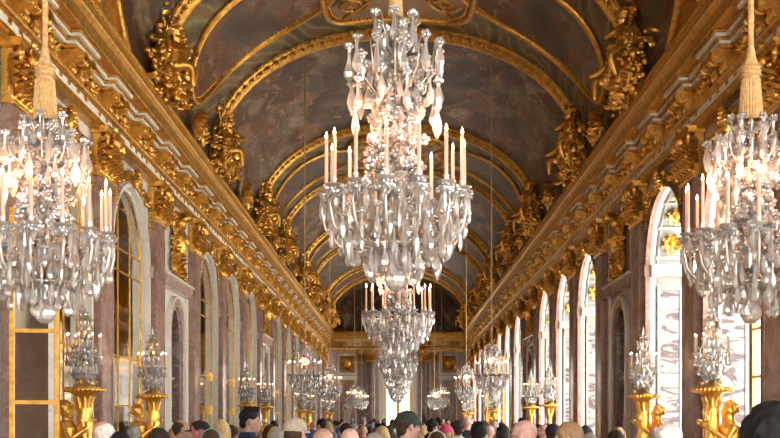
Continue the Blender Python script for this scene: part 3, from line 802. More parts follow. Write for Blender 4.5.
for i in range(-1, 14):
    if i in NICHES: continue
    t = thing('arched_mirror', 'tall arched mirror with gilt bars, %s from the near end of the wall' % ORD[cnt], 'mirror', group='arched mirrors of the left wall'); cnt += 1
    t.matrix_world = wallT(-1, YC(i))
    pm, bars, fr, bo = MMS[i % 2]
    link('mirror_panes', pm, t); link('glazing_bars', bars, t); link('surround', fr, t); link('archivolt', AVL, t); link('garland', GM[i % 2], t)
    for sg in (-1, 1):
        for z in (1.98, 2.92): link('lock_plate', bo, t, (sg*(AR-0.21), z, -0.06))

# ------------------------------------------------------------------ pilasters
def pilaster_meshes():
    sh = MB(); sh.box((0, 3.25, 0.075), (0.80, 5.3, 0.15), 0)
    for s in (-0.33, 0.33): sh.box((s, 3.25, 0.155), (0.05, 5.1, 0.02), 0)
    bs = MB(); bs.box((0, 0.25, 0.11), (0.90, 0.5, 0.22), 0)
    for z, w, d in ((0.53, 0.89, 0.20), (0.60, 0.86, 0.18)): bs.box((0, z, d/2), (w, 0.07, d), 0)
    c = MB(); r = random.Random(2)
    c.box((0, 6.25, 0.08), (0.80, 0.74, 0.16)); c.box((0, 6.645, 0.15), (1.12, 0.07, 0.30)); c.box((0, 6.70, 0.16), (1.02, 0.05, 0.33))
    c.tube([(-0.45, 5.90, 0.16), (0.45, 5.90, 0.16)], 0.045, 8)
    for row, (z, L, n) in enumerate(((5.93, 0.34, 5), (6.12, 0.36, 4))):
        for k in range(n):
            s = -0.40+0.80*(k+0.5*(1 if n == 4 else 0)+0.0)/(n-1 if n == 5 else n)
            c.leaf((s, z, 0.17), (0, 1, 0.18), (0, 0, 1), L, 0.085, 0.75, 0, None, 6)
            for q in range(5):
                for sg in (-1, 1): c.leaf((s, z+L*(0.1+0.15*q), 0.18+0.02*q), (sg, 0.8, 0.3), (0, 0, 1), 0.13-0.012*q, 0.03, 0.9)
            c.ball((s, z+L*0.82, 0.30), (0.06, 0.045, 0.045), 6, 4)
            for q in (-1, 1): c.leaf((s+q*0.05, z+0.05, 0.19), (q*0.6, 1, 0.3), (0, 0, 1), L*0.6, 0.05, 0.9)
    for sg in (-1, 1):
        c.scroll((sg*0.40, 6.50, 0.26), (sg, 0, 0.25), (0, 1, 0), 0.13, 1.5, 0.045, flip=1)
        c.scroll((sg*0.14, 6.50, 0.24), (-sg, 0, 0.1), (0, 1, 0), 0.09, 1.4, 0.035, flip=1)
        for k in range(4): c.leaf((sg*0.42, 6.1+k*0.11, 0.10), (sg, 0.6, 0.4), (0, 0, 1), 0.22, 0.07, 0.8)
    c.ball((0, 6.56, 0.30), (0.13, 0.14, 0.09), 9, 6)      # sun mask
    for k in range(12): c.leaf((0, 6.56, 0.27), (cos(k*0.524), sin(k*0.524), 0.1), (0, 0, 1), 0.24, 0.04, 0.2)
    for k in range(26):
        s, z = r.uniform(-.42, .42), r.uniform(5.95, 6.55); c.ball((s, z, 0.19), (r.uniform(.02, .045),)*3, 6, 4); c.leaf((s, z, 0.18), (r.uniform(-1, 1), r.uniform(-.5, 1), 0.5), (0, 0, 1), 0.12, 0.03, 1.0)
    c.v = [(max(-0.52, min(0.52, x)), y, max(0.0, z)) for x, y, z in c.v]
    return sh.mesh('shaft', 'red_marble'), bs.mesh('base', 'bright_gold'), c.mesh('capital', 'gold', True, 1.2)
PS, PB, PC = pilaster_meshes()
strip = MB()
for side, nm in ((-1, 'mirror wall'), (1, 'window wall')):
    cnt = 0
    for k in range(-3, 14):
        y = YC(k+0.5)
        if y < 12 or y > Y1-0.6: continue
        t = thing('pilaster', 'red marble pilaster with gilded leafy capital, %s from the near end of the %s' % (ORD[cnt], nm), 'pilaster', group='pilasters of the %s' % nm); cnt += 1
        t.matrix_world = wallT(side, y, 0, 0.012)
        link('shaft', PS, t); link('base', PB, t); link('capital', PC, t)
# far wall columns and pilasters
cs = MB(); cs.lathe([(0.30, 0.55), (0.31, 1.5), (0.27, 5.9)], 20); CS = cs.mesh('shaft', 'dark_marble', True, 0.6)
cb = MB(); cb.box((0, 0, 0.2), (0.8, 0.8, 0.4)); cb.lathe([(0.38, 0.4), (0.40, 0.46), (0.33, 0.52), (0.34, 0.56)], 20); CB = cb.mesh('base', 'bright_gold')
for x, lb in ((-1.95, 'dark marble column left of the far door'), (1.95, 'dark marble column right of the far door')):
    t = thing('column', lb, 'column', (x, Y1-0.45, 0), group='columns of the far wall')
    link('shaft', CS, t); link('base', CB, t); c = link('capital', PC, t); c.matrix_local = Matrix(((0.66, 0, 0, 0), (0, 0, -1.0, 0.05), (0, 1, 0, 0), (0, 0, 0, 1)))
for x, lb in ((-2.68, 'dark pilaster between the left column and the framed relief on the far wall'), (2.68, 'dark pilaster between the right column and the framed relief on the far wall')):
    t = thing('pilaster', lb, 'pilaster', group='pilasters of the far wall'); t.matrix_world = FT @ Matrix.Translation((x, 0, 0.012)) @ Matrix.Diagonal((0.5, 1, 1, 1))
    link('shaft', PS, t); link('base', PB, t); link('capital', PC, t)

# ------------------------------------------------------------------ gilded reliefs over the niches
def relief_mesh(seed, w, z0, z1):
    r = random.Random(seed); mb = MB()
    cz = (z0+z1)/2
    mb.lathe([(0.0, 0.30), (0.16, 0.28), (0.30, 0.20), (0.36, 0.12), (0.40, 0.14), (0.42, 0.05)], 16, 0, Matrix.Translation((0, cz+0.1, 0)), 0.85, 1.1)   # shield
    mb.ball((0, cz+0.12, 0.27), (0.10, 0.14, 0.09), 9, 6)
    mb.ball((0, z1-0.24, 0.16), (0.13, 0.14, 0.12), 9, 6)                       # helmet
    for k in range(9): mb.leaf((0, z1-0.16, 0.14), (cos(k*0.4-0.1), abs(sin(k*0.4))+0.3, 0.3), (0, 0, 1), 0.3, 0.07, 0.9)
    for a in (0.5, 0.95, -0.5, -0.95, 2.2, -2.2):                               # crossed standards
        d = Vector((sin(a), cos(a), 0)); mb.tube([Vector((0, cz, 0.05))-d*0.2, Vector((0, cz, 0.09))+d*0.80], 0.025, 6)
        mb.leaf(Vector((0, cz, 0.09))+d*0.72, d, (0, 0, 1), 0.2, 0.06, 0.2)
    for k in range(420):
        s, z = r.gauss(0, w*0.30), r.uniform(z0+0.04, z1-0.06)
        if abs(s) > w*0.5: continue
        a = r.uniform(0, 6.28)
        mb.leaf((s, z, r.uniform(0.02, 0.14)), (cos(a), sin(a), 0.5), (0, 0, 1), r.uniform(0.09, 0.18), r.uniform(0.025, 0.045), 1.1)
        if k % 3 == 0: mb.ball((s, z, 0.08), (r.uniform(.03, .06),)*3, 7, 5)
    for sg in (-1, 1):
        mb.scroll((sg*0.32, z0+0.22, 0.12), (sg, 0, 0), (0, 1, 0), 0.19, 1.5, 0.05); mb.scroll((sg*0.36, z1-0.3, 0.10), (sg, 0, 0), (0, -1, 0), 0.16, 1.5, 0.045)
    mb.v = [(max(-w*0.58, min(w*0.58, x)), y, z) for x, y, z in mb.v]
    return mb.mesh('relief', 'gold', True, 1.2)
RL = [relief_mesh(21, 1.15, 4.99, 6.56), relief_mesh(22, 1.15, 4.99, 6.56)]
for side, nm in ((-1, 'mirror wall'), (1, 'window wall')):
    for k, i in enumerate((1, 5, 9, 13)):
        o = link('wall_trophy', RL[k % 2]); o.matrix_world = wallT(side, YC(i))
        tag(o, 'gilded trophy relief with shield and flags above the %s niche of the %s' % (ORD[k], nm), 'relief', 'trophy reliefs')
FR = relief_mesh(23, 0.95, 5.22, 6.28)
for x, lb in ((-3.66, 'gilded relief in the square white frame left of the far door'), (3.66, 'gilded relief in the square white frame right of the far door')):
    o = link('wall_relief', FR); o.matrix_world = FT @ Matrix.Translation((x, 0, 0.05)); tag(o, lb, 'relief', 'framed reliefs of the far wall')

# ------------------------------------------------------------------ figures
def head_mb(mb, c, s=1.0, yaw=0.0, tilt=0.0, mi=0, ears=True):
    T = Matrix.Translation(c) @ Euler((tilt, 0, yaw)).to_matrix().to_4x4() @ Matrix.Diagonal((s, s, s, 1))
    b = lambda p, r, u=12, v=8: mb.ball(p, r, u, v, mi, T)
    b((0, -0.012, 0.03), (0.077, 0.098, 0.092), 16, 10)       # cranium
    b((0, 0.022, -0.035), (0.063, 0.072, 0.088), 14, 9)       # face
    b((0, 0.045, -0.078), (0.046, 0.046, 0.040))              # jaw
    b((0, 0.072, -0.102), (0.024, 0.020, 0.018))              # chin
    b((0, 0.099, -0.022), (0.013, 0.020, 0.030)); b((0, 0.106, -0.036), (0.017, 0.016, 0.013))   # nose
    b((0, 0.078, 0.014), (0.052, 0.016, 0.011))               # brow
    b((-0.036, 0.066, -0.035), (0.024, 0.024, 0.022)); b((0.036, 0.066, -0.035), (0.024, 0.024, 0.022))
    b((0, 0.088, -0.066), (0.024, 0.013, 0.008)); b((0, 0.086, -0.078), (0.021, 0.013, 0.008))   # lips
    if ears:
        for sg in (-1, 1): b((sg*0.079, -0.006, -0.012), (0.011, 0.021, 0.034)); b((sg*0.085, -0.010, 0.006), (0.008, 0.016, 0.016))
def limb(mb, pts, rad, mi=0, n=12):
    mb.tube(pts, rad, n, mi)
    for p, r in zip(pts, rad): mb.ball(p, r*0.99, 12, 8, mi)
def hand_mb(mb, w, d, side, mi=0, curl=0.5):
    """palm and five fingers from wrist w along d; side is the direction of the thumb"""
    w = Vector(w); d = Vector(d).normalized(); th = Vector(side); th = (th-d*th.dot(d)).normalized(); nr = d.cross(th)
    palm = w+d*0.045
    F = Matrix(((th.x*0.040, nr.x*0.016, d.x*0.052, palm.x), (th.y*0.040, nr.y*0.016, d.y*0.052, palm.y), (th.z*0.040, nr.z*0.016, d.z*0.052, palm.z), (0, 0, 0, 1)))
    mb.ball((0, 0, 0), 1.0, 12, 8, mi, F)
    for k, L in enumerate((0.070, 0.080, 0.074, 0.058)):
        b = w+d*0.085+th*(0.027-0.018*k); p = [b-d*0.02, b]; a = 0.0
        for seg in (0.45, 0.32, 0.25):
            a += curl*0.7; p.append(p[-1]+(d*cos(a)+nr*sin(a))*L*seg)
        mb.tube(p, [0.009, 0.0095, 0.009, 0.0085, 0.0075], 8, mi); mb.ball(p[-1], 0.0078, 8, 5, mi)
    p = [w+d*0.02+th*0.02, w+d*0.045+th*0.045, w+d*0.07+th*0.058+nr*0.01, w+d*0.09+th*0.055+nr*0.022]
    mb.tube(p, [0.013, 0.012, 0.010, 0.008], 8, mi); mb.ball(p[-1], 0.0082, 8, 5, mi)
H0 = 1.72
def body_mb(female=False, arms='down', long_neck=0.0):
    mb = MB(); sw = 0.165 if female else 0.19; hw = 0.165 if female else 0.155
    mb.loft([(0, 0, 0.84, hw*0.9, 0.10), (0, 0, 0.92, hw, 0.115), (0, 0.005, 1.04, hw*0.86, 0.10), (0, 0.01, 1.12, hw*0.86, 0.10), (0, 0.01, 1.26, sw*0.92, 0.118),
             (0, 0, 1.36, sw*0.98, 0.108), (0, -0.01, 1.42, sw*0.82, 0.085), (0, -0.015, 1.455, sw*0.45, 0.068), (0, -0.01, 1.47, 0.062, 0.062)], 20)
    mb.tube([(0, -0.012, 1.42), (0, -0.004, 1.50), (0, 0.008, 1.58)], [0.066, 0.056, 0.055], 12)
    head_mb(mb, (0, 0.012, H0-0.123))
    for sg in (-1, 1):
        limb(mb, [(sg*0.085, 0, 0.90), (sg*0.095, 0.01, 0.48), (sg*0.10, -0.015, 0.09)], [0.088, 0.058, 0.040])
        limb(mb, [(sg*0.10, -0.03, 0.05), (sg*0.115, 0.11, 0.035)], [0.045, 0.036])
        sh = Vector((sg*sw, -0.005, 1.395))
        if arms == 'phone' and sg == 1: el, wr = Vector((sg*(sw+0.06), 0.16, 1.22)), Vector((sg*0.10, 0.33, 1.42)); hd = Vector((-0.3, 0.2, 1)); 
        elif arms == 'up' : el, wr = Vector((sg*(sw+0.05), 0.22, 1.25)), Vector((sg*0.07, 0.36, 1.45)); hd = Vector((-sg*0.3, 0.3, 1))
        else: el, wr = Vector((sg*(sw+0.05), -0.03, 1.10)), Vector((sg*(sw+0.055), 0.05, 0.86)); hd = Vector((0, 0.12, -1))
        limb(mb, [sh, el, wr], [0.054, 0.041, 0.028]); hand_mb(mb, wr, hd, (0, 1, 0) if hd.z < 0 else (-sg, 0, 0), 0, 0.45)
    return mb
def shirt_mb(female=False, arms='down'):
    mb = MB(); sw = 0.165 if female else 0.19; hw = 0.165 if female else 0.155
    mb.loft([(0, 0, 0.80, hw+0.035, 0.14), (0, 0, 0.95, hw+0.03, 0.142), (0, 0.005, 1.06, hw*0.9+0.028, 0.128), (0, 0.01, 1.26, sw*0.95+0.022, 0.142), (0, 0, 1.365, sw+0.014, 0.128),
             (0, -0.01, 1.425, sw*0.86+0.012, 0.104), (0, -0.015, 1.465, sw*0.5+0.01, 0.085), (0, -0.014, 1.492, 0.074, 0.072)], 20)
    for sg in (-1, 1):
        sh = Vector((sg*sw, -0.005, 1.395))
        if arms == 'phone' and sg == 1: el, wr = Vector((sg*(sw+0.06), 0.16, 1.22)), Vector((sg*0.10, 0.33, 1.42))
        elif arms == 'up': el, wr = Vector((sg*(sw+0.05), 0.22, 1.25)), Vector((sg*0.07, 0.36, 1.45))
        else: el, wr = Vector((sg*(sw+0.05), -0.03, 1.10)), Vector((sg*(sw+0.055), 0.05, 0.86))
        limb(mb, [sh, el, el.lerp(wr, 0.7)], [0.066, 0.055, 0.045])
    return mb
tr = MB()
tr.loft([(0, 0, 0.78, 0.175, 0.125), (0, 0, 0.88, 0.185, 0.135), (0, 0, 0.96, 0.175, 0.13)], 18)
for sg in (-1, 1): limb(tr, [(sg*0.09, 0, 0.88), (sg*0.098, 0.01, 0.48), (sg*0.103, -0.01, 0.07)], [0.10, 0.075, 0.06])
def hair_mesh(kind):
    mb = MB(); z = H0-0.123; y = 0.012; r = random.Random(5)
    if kind == 'short':
        mb.ball((0, y-0.020, z+0.042), (0.086, 0.101, 0.090), 18, 12)
        for k in range(60):
            a, b = r.uniform(0, 6.28), r.uniform(-0.2, 1.5); p = Vector((0.082*cos(b)*cos(a), -0.02+y+0.096*cos(b)*sin(a), z+0.042+0.086*sin(b))); mb.ball(p, (r.uniform(.010, .016),)*3, 6, 5)
        for sg in (-1, 1): mb.ball((sg*0.076, y+0.02, z+0.02), (0.012, 0.02, 0.04), 8, 6)
        for k in range(110):
            a, b = r.uniform(0, 6.28), r.uniform(-0.1, 1.5); p0 = Vector((0.084*cos(b)*cos(a), -0.02+y+0.099*cos(b)*sin(a), z+0.042+0.088*sin(b)))
            d = Vector((cos(a)*sin(b)*0.6+r.uniform(-.5, .5), sin(a)*sin(b)*0.6+r.uniform(-.6, .3), -cos(b)+r.uniform(-.4, .2))).normalized()*0.035
            mb.tube([p0-d*0.3, p0+d*0.4+Vector((cos(a), sin(a), 0.4))*0.003, p0+d], [0.007, 0.0085, 0.004], 5)
        mb.ball((0, y-0.07, z-0.03), (0.066, 0.042, 0.055), 12, 8)
    elif kind == 'quiff':
        mb.ball((0, y-0.018, z+0.046), (0.083, 0.100, 0.092), 18, 12); mb.ball((0, y+0.045, z+0.115), (0.062, 0.05, 0.034), 12, 8); mb.ball((0, y-0.07, z-0.02), (0.066, 0.042, 0.055), 12, 8)
        for k in range(50): mb.ball((r.uniform(-.05, .05), y+r.uniform(-.06, .08), z+r.uniform(.11, .145)), (0.014, 0.018, 0.014), 6, 5)
    elif kind == 'long':
        mb.ball((0, y-0.018, z+0.040), (0.090, 0.104, 0.094), 18, 12)
        mb.loft([(0, y-0.05, z-0.34, 0.05, 0.025), (0, y-0.055, z-0.28, 0.085, 0.04), (0, y-0.055, z-0.14, 0.092, 0.055), (0, y-0.045, z, 0.092, 0.07), (0, y-0.03, z+0.06, 0.08, 0.08)], 16)
        for sg in (-1, 1): mb.tube([(sg*0.06, y+0.05, z+0.07), (sg*0.088, y+0.02, z+0.0), (sg*0.092, y+0.0, z-0.10), (sg*0.08, y-0.02, z-0.22)], [0.022, 0.026, 0.028, 0.018], 8)
        for k in range(40):
            a = r.uniform(PI, 2*PI); mb.tube([(0.08*cos(a), y-0.03+0.07*sin(a), z+0.05), (0.088*cos(a), y-0.055+0.055*sin(a), z-0.12), (0.08*cos(a), y-0.055+0.04*sin(a), z-0.30)], [0.010, 0.012, 0.007], 5)
    elif kind in ('fringe', 'receding'):      # hair round the sides and back, bare crown
        na, nz = 30, 8; vo = []; vi = []; hi = 0.030 if kind == 'fringe' else 0.105
        for i in range(na+1):
            a = PI*0.93+PI*1.14*i/na
            for j in range(nz+1):
                t = j/nz; q = -0.085+(hi+0.085)*t
                back = max(0.0, -sin(a)); q = q*(0.45+0.55*back)+(0.012 if kind == 'fringe' else 0.03)*(1-back)
                e = min(1.0, 4*t*(1-t)+0.0)*min(1.0, 3.0*min(i, na-i)/na+0.15)
                zz = max(-0.97, min(0.97, (q-0.03)/0.092)); f = math.sqrt(1-zz*zz) if q > 0.03 else max(0.80, math.sqrt(1-0.45*zz*zz))
                o_ = 1.0+0.17*e+0.02*sin(i*2.1)*e
                vo.append((0.077*f*o_*cos(a), y-0.012+0.098*f*o_*sin(a), z+q)); vi.append((0.077*f*0.90*cos(a), y-0.012+0.098*f*0.90*sin(a), z+q))
        N = len(vo); w = nz+1; fs = []
        for i in range(na):
            for j in range(nz):
                A, B, C_, D = i*w+j, (i+1)*w+j, (i+1)*w+j+1, i*w+j+1; fs += [(A, B, C_, D), (N+D, N+C_, N+B, N+A)]
        for i in range(na): fs += [(i*w, N+i*w, N+(i+1)*w, (i+1)*w), (i*w+nz, (i+1)*w+nz, N+(i+1)*w+nz, N+i*w+nz)]
        for j in range(nz): fs += [(j, j+1, N+j+1, N+j), (na*w+j, N+na*w+j, N+na*w+j+1, na*w+j+1)]
        mb.add(vo+vi, fs)
    return fuse(mb, 'hair', 'white_marble', 0.006, 1)
def cap_mesh(back=False):
    mb = MB(); z = H0-0.123; y = 0.012
    prof = [(0.098, 0.0), (0.100, 0.02), (0.096, 0.05), (0.078, 0.083), (0.045, 0.104), (0.012, 0.111), (0.0, 0.112)]
    mb.lathe(prof, 20, 0, TR(0, y-0.012, z+0.028), 0.93, 1.13)
    mb.ball((0, y-0.012, z+0.142), (0.010, 0.010, 0.006), 8, 5)
    n = 12; vs = []; fs = []
    for k in range(n+1):
        a = PI*(0.12+0.76*k/n); x0, y0 = 0.090*cos(a), 0.108*sin(a)
        vs += [(x0, y-0.012+y0, z+0.036), (x0*0.95, y-0.012+y0+0.075*sin(PI*k/n)**0.5, z+0.026-0.012*abs(cos(a))), (x0*0.95, y-0.012+y0+0.075*sin(PI*k/n)**0.5, z+0.020-0.012*abs(cos(a))), (x0, y-0.012+y0, z+0.029)]
    for k in range(n): b = 4*k; fs += [(b, b+1, b+5, b+4), (b+1, b+2, b+6, b+5), (b+2, b+3, b+7, b+6)]
    mb.add(vs, fs, 0)
    return mb.mesh('cap', 'white_marble', True, 0.7)
BODY = {k: fuse(body_mb(*v), 'person', 'wax', 0.0085, 2) for k, v in {'m': (False,), 'f': (True,), 'mp': (False, 'phone'), 'fp': (True, 'phone')}.items()}
SHIRT = {k: fuse(shirt_mb(*v), 'shirt', 'wax', 0.014, 3) for k, v in {'m': (False,), 'f': (True,), 'mp': (False, 'phone'), 'fp': (True, 'phone')}.items()}
TROU = fuse(tr, 'trousers', 'wax', 0.016, 3)
HAIR = {k: hair_mesh(k) for k in ('short', 'quiff', 'long', 'fringe', 'receding')}
CAP = cap_mesh()
gl = MB(); z = H0-0.123
for sg in (-1, 1):
    gl.tube([(sg*0.034+0.026*cos(a*PI/8), 0.115-0.008*abs(cos(a*PI/8)), z-0.006+0.021*sin(a*PI/8)) for a in range(17)], 0.004, 6)
    gl.tube([(sg*0.058, 0.110, z-0.002), (sg*0.082, 0.07, z+0.0), (sg*0.088, 0.0, z+0.0)], 0.0035, 6)
gl.tube([(-0.01, 0.116, z), (0.01, 0.116, z)], 0.004, 6); GLM = gl.mesh('glasses', 'dull_metal', True)
ey = MB()
for sg in (-1, 1): ey.ball((sg*0.031, 0.092, z-0.004), (0.012, 0.008, 0.006), 8, 6)
EYM = ey.mesh('eyes', 'dull_metal', True)
bandm = MB(); bandm.tube([(0.094*cos(a), 0.012+0.02*0+0.0, z+0.035+0.098*sin(a)) for a in [PI*k/16 for k in range(17)]], 0.008, 6); BAND = bandm.mesh('headband', 'wax', True)
CLOTH = {}
def hairm(c):
    k = ('hair',)+tuple(c)
    if k not in CLOTH:
        m, n = newmat('hair_%d' % len(CLOTH)); t = n.nodes.new('ShaderNodeTexCoord').outputs['Object']
        ns = noise_n(n, mapping(n, t, (90, 90, 14)), 1.0, 3, 0.6, 0.5)
        princ(n, ramp(n, ns.outputs[0], ((0.3, tuple(x*0.7 for x in c)), (0.7, tuple(min(1, x*1.3) for x in c)))), 0.7, 0, 0.15, ns.outputs[0], 0.25, 0.003)
        CLOTH[k] = m
    return CLOTH[k]
def cl(c, rough=0.8):
    k = tuple(round(v, 3) for v in c)+(rough,)
    if k not in CLOTH:
        CLOTH[k] = plain('fabric_%d' % len(CLOTH), c, rough, 0, 0.2, 0.2, 30.0)
    return CLOTH[k]
SKIN = {'fair': (0.54, 0.35, 0.275), 'pink': (0.58, 0.345, 0.285), 'tan': (0.40, 0.245, 0.175), 'brown': (0.22, 0.125, 0.085), 'pale': (0.60, 0.42, 0.34)}
HC = {'black': (0.012, 0.010, 0.010), 'brown': (0.06, 0.033, 0.02), 'dark': (0.03, 0.02, 0.016), 'grey': (0.30, 0.28, 0.26), 'white': (0.70, 0.68, 0.65), 'blond': (0.48, 0.33, 0.17), 'light_brown': (0.27, 0.17, 0.09), 'pink': (0.38, 0.13, 0.13)}
def setmat(o, m):
    o.material_slots[0].link = 'OBJECT'; o.material_slots[0].material = m
def person(px, top, y, label, skin='fair', hair='short', hc='dark', shirt=(0.05, 0.05, 0.06), yaw=0.0, sex='m', cap=None, glasses=False, trousers=(0.04, 0.045, 0.07), group=None, band=None, wide=1.0, eyes=True):
    """stands so that the crown of the head appears at picture column px and row top when y metres away"""
    extra = 0.012 if (cap or hair in ('short', 'quiff', 'long')) else 0.0
    h = CAMH+(VPY-top)*y/FPX; s = h/(H0+extra)
    t = thing('person', label, 'person', ((px-VPX)*y/FPX, y, 0), math.radians(yaw), group, (s*wide, s*wide, s))
    b = link('body', BODY[sex], t); setmat(b, cl(SKIN[skin], 0.55))
    q = link('shirt', SHIRT[sex], t); setmat(q, cl(shirt))
    q = link('trousers', TROU, t); setmat(q, cl(trousers))
    if hair: q = link('hair', HAIR[hair], t); setmat(q, hairm(HC[hc]))
    if cap: q = link('cap', CAP, t); setmat(q, cl(cap)); 
    if glasses: link('glasses', GLM, t)
    if band: q = link('headband', BAND, t); setmat(q, cl(band))
    if eyes: link('eyes', EYM, t)
    return t
CROWD = [
 dict(px=776, top=402, y=3.15, label='man with black hair seen from behind beside the right torchère', hair='short', hc='black', skin='fair', shirt=(0.03, 0.03, 0.04), yaw=-52),
 dict(px=103, top=421, y=8.8, label='white-haired balding man under the nearest left torchère', hair='receding', hc='white', skin='pink', shirt=(0.25, 0.28, 0.33), yaw=60),
 dict(px=120, top=431.5, y=8.3, label='short black-haired person between the white-haired man and second torchère', hair='short', hc='black', shirt=(0.03, 0.03, 0.03), yaw=10),
 dict(px=159, top=428, y=8.6, label='dark brown-haired man in front of the second left torchère', hair='short', hc='dark', shirt=(0.04, 0.05, 0.08), yaw=-8),
 dict(px=181, top=419.5, y=12.8, label='man with shaved brown hair in profile beside the black cap', hair='receding', hc='brown', skin='tan', shirt=(0.04, 0.05, 0.09), yaw=-70),
 dict(px=200, top=420.5, y=11.4, label='woman with pinkish hair in a wide black cap', hair='long', hc='pink', skin='fair', shirt=(0.35, 0.12, 0.14), yaw=78, sex='f', cap=(0.02, 0.02, 0.022)),
 dict(px=211, top=429, y=9.9, label='brown-haired woman with teal headband below the black cap', hair='long', hc='brown', shirt=(0.25, 0.1, 0.08), yaw=10, sex='f', band=(0.10, 0.45, 0.42)),
 dict(px=221, top=419, y=12.3, label='woman with long straight blond hair seen from behind', hair='long', hc='blond', shirt=(0.12, 0.1, 0.1), yaw=0, sex='f'),
 dict(px=249, top=408, y=11.2, label='tall man with black swept hair and navy shirt looking right', hair='quiff', hc='black', skin='tan', shirt=(0.02, 0.025, 0.05), yaw=-78),
 dict(px=270, top=424, y=16.0, label='brown-haired woman between the tall man and the beige cap', hair='long', hc='brown', shirt=(0.2, 0.12, 0.1), yaw=15, sex='f'),
 dict(px=278, top=429, y=10.5, label='low dark grey head just left of the beige cap', hair='short', hc='grey', shirt=(0.03, 0.03, 0.03), yaw=0),
 dict(px=295, top=418, y=8.6, label='man in a beige cap turned backward', hair='fringe', hc='brown', skin='pink', shirt=(0.3, 0.3, 0.32), yaw=-30, cap=(0.42, 0.35, 0.27)),
 dict(px=314, top=420, y=24.0, label='bald pink-headed man in blue beyond the beige cap', hair=None, skin='pink', shirt=(0.06, 0.1, 0.25), yaw=20),
 dict(px=321, top=419, y=22.0, label='bearded dark-haired man beyond the beige cap', hair='short', hc='black', skin='tan', shirt=(0.3, 0.3, 0.33), yaw=60),
 dict(px=323, top=428, y=7.0, label='man with thinning brown hair right of the beige cap', hair='fringe', hc='brown', skin='tan', shirt=(0.5, 0.5, 0.52), yaw=5),
 dict(px=350, top=428, y=8.0, label='bald pink man with grey sides seen from behind', hair='fringe', hc='grey', skin='pink', shirt=(0.2, 0.22, 0.25), yaw=-5),
 dict(px=346, top=423, y=13.5, label='dark grey-haired person just beyond the bald pink man', hair='short', hc='dark', shirt=(0.1, 0.1, 0.1), yaw=0),
 dict(px=363, top=425, y=19.0, label='brown-skinned shaven man in a red shirt', hair=None, skin='tan', shirt=(0.5, 0.06, 0.05), yaw=0),
 dict(px=382, top=425.5, y=13.0, label='ash-blond woman left of the dark green cap', hair='long', hc='blond', shirt=(0.2, 0.2, 0.22), yaw=8, sex='f'),
 dict(px=374, top=433, y=8.8, label='low grey-haired person left of the dark green cap', hair='short', hc='grey', shirt=(0.3, 0.3, 0.33), yaw=0),
 dict(px=407, top=411, y=9.6, label='man in a dark green baseball cap in the middle of the crowd', hair='short', hc='brown', skin='pink', shirt=(0.03, 0.03, 0.04), yaw=-62, cap=(0.035, 0.05, 0.045)),
 dict(px=417, top=432, y=11.0, label='low blond woman right below the dark green cap', hair='long', hc='light_brown', shirt=(0.3, 0.2, 0.15), yaw=0, sex='f'),
 dict(px=432, top=419, y=17.5, label='dark-haired man in a black jacket right of the green cap', hair='short', hc='black', skin='fair', shirt=(0.02, 0.02, 0.022), yaw=-35),
 dict(px=437, top=431, y=10.5, label='brown-haired woman with a white headband', hair='long', hc='brown', shirt=(0.25, 0.2, 0.2), yaw=0, sex='f', band=(0.7, 0.68, 0.64)),
 dict(px=446, top=425, y=14.0, label='woman in a magenta cap', hair='long', hc='light_brown', skin='pink', shirt=(0.4, 0.2, 0.2), yaw=-40, sex='f', cap=(0.42, 0.04, 0.12)),
 dict(px=458, top=420, y=15.0, label='dark-haired person in a mint green shirt', hair='short', hc='dark', skin='tan', shirt=(0.33, 0.62, 0.55), yaw=0),
 dict(px=467, top=416, y=17.5, label='tall bald pink man in black behind the mint shirt', hair=None, skin='pink', shirt=(0.03, 0.03, 0.03), yaw=0),
 dict(px=479, top=423, y=9.8, label='man with tousled black hair right of centre', hair='quiff', hc='black', skin='fair', shirt=(0.1, 0.09, 0.09), yaw=-25),
 dict(px=489, top=425, y=14.8, label='pale pink bald head beside the tousled black hair', hair=None, skin='pink', shirt=(0.6, 0.45, 0.4), yaw=20),
 dict(px=494, top=420, y=17.8, label='tanned man with grey shaved hair and dark shirt', hair='fringe', hc='grey', skin='tan', shirt=(0.08, 0.08, 0.09), yaw=0),
 dict(px=503, top=424, y=16.2, label='curly dark-haired woman left of the bald man in glasses', hair='long', hc='dark', skin='tan', shirt=(0.15, 0.08, 0.06), yaw=30, sex='f'),
 dict(px=525, top=420, y=7.9, label='bald man wearing black glasses turned left', hair=None, skin='pink', shirt=(0.06, 0.06, 0.07), yaw=62, glasses=True),
 dict(px=544, top=424, y=15.0, label='reddish bald head behind the navy cap', hair=None, skin='pink', shirt=(0.3, 0.1, 0.1), yaw=10),
 dict(px=553, top=424, y=12.0, label='person in a navy blue cap', hair='short', hc='dark', skin='fair', shirt=(0.05, 0.06, 0.1), yaw=-20, cap=(0.015, 0.02, 0.05)),
 dict(px=569, top=421, y=7.7, label='woman with long light brown hair facing left', hair='long', hc='light_brown', skin='fair', shirt=(0.3, 0.22, 0.2), yaw=78, sex='f'),
 dict(px=585, top=427, y=13.0, label='person in a flat black cap right of the light brown hair', hair='short', hc='black', skin='fair', shirt=(0.08, 0.08, 0.08), yaw=-60, cap=(0.02, 0.02, 0.02)),
 dict(px=589, top=433, y=10.5, label='low grey-haired person below the flat black cap', hair='short', hc='grey', shirt=(0.25, 0.25, 0.27), yaw=0),
 dict(px=615, top=430, y=12.5, label='small dark-haired person in front of the right wall niche statue', hair='short', hc='dark', skin='pink', shirt=(0.2, 0.18, 0.2), yaw=70),
 dict(px=668, top=423, y=7.6, label='woman with pale blond hair and reddish face under the right torchère', hair='long', hc='white', skin='pink', shirt=(0.35, 0.3, 0.3), yaw=82, sex='f'),
]
for c in CROWD: person(**c)
# visitor holding up a phone
pt = person(px=231, top=425, y=12.6, label='person raising a dark phone beside the blond woman', hair='short', hc='dark', skin='tan', shirt=(0.1, 0.08, 0.08), yaw=-15, sex='fp')
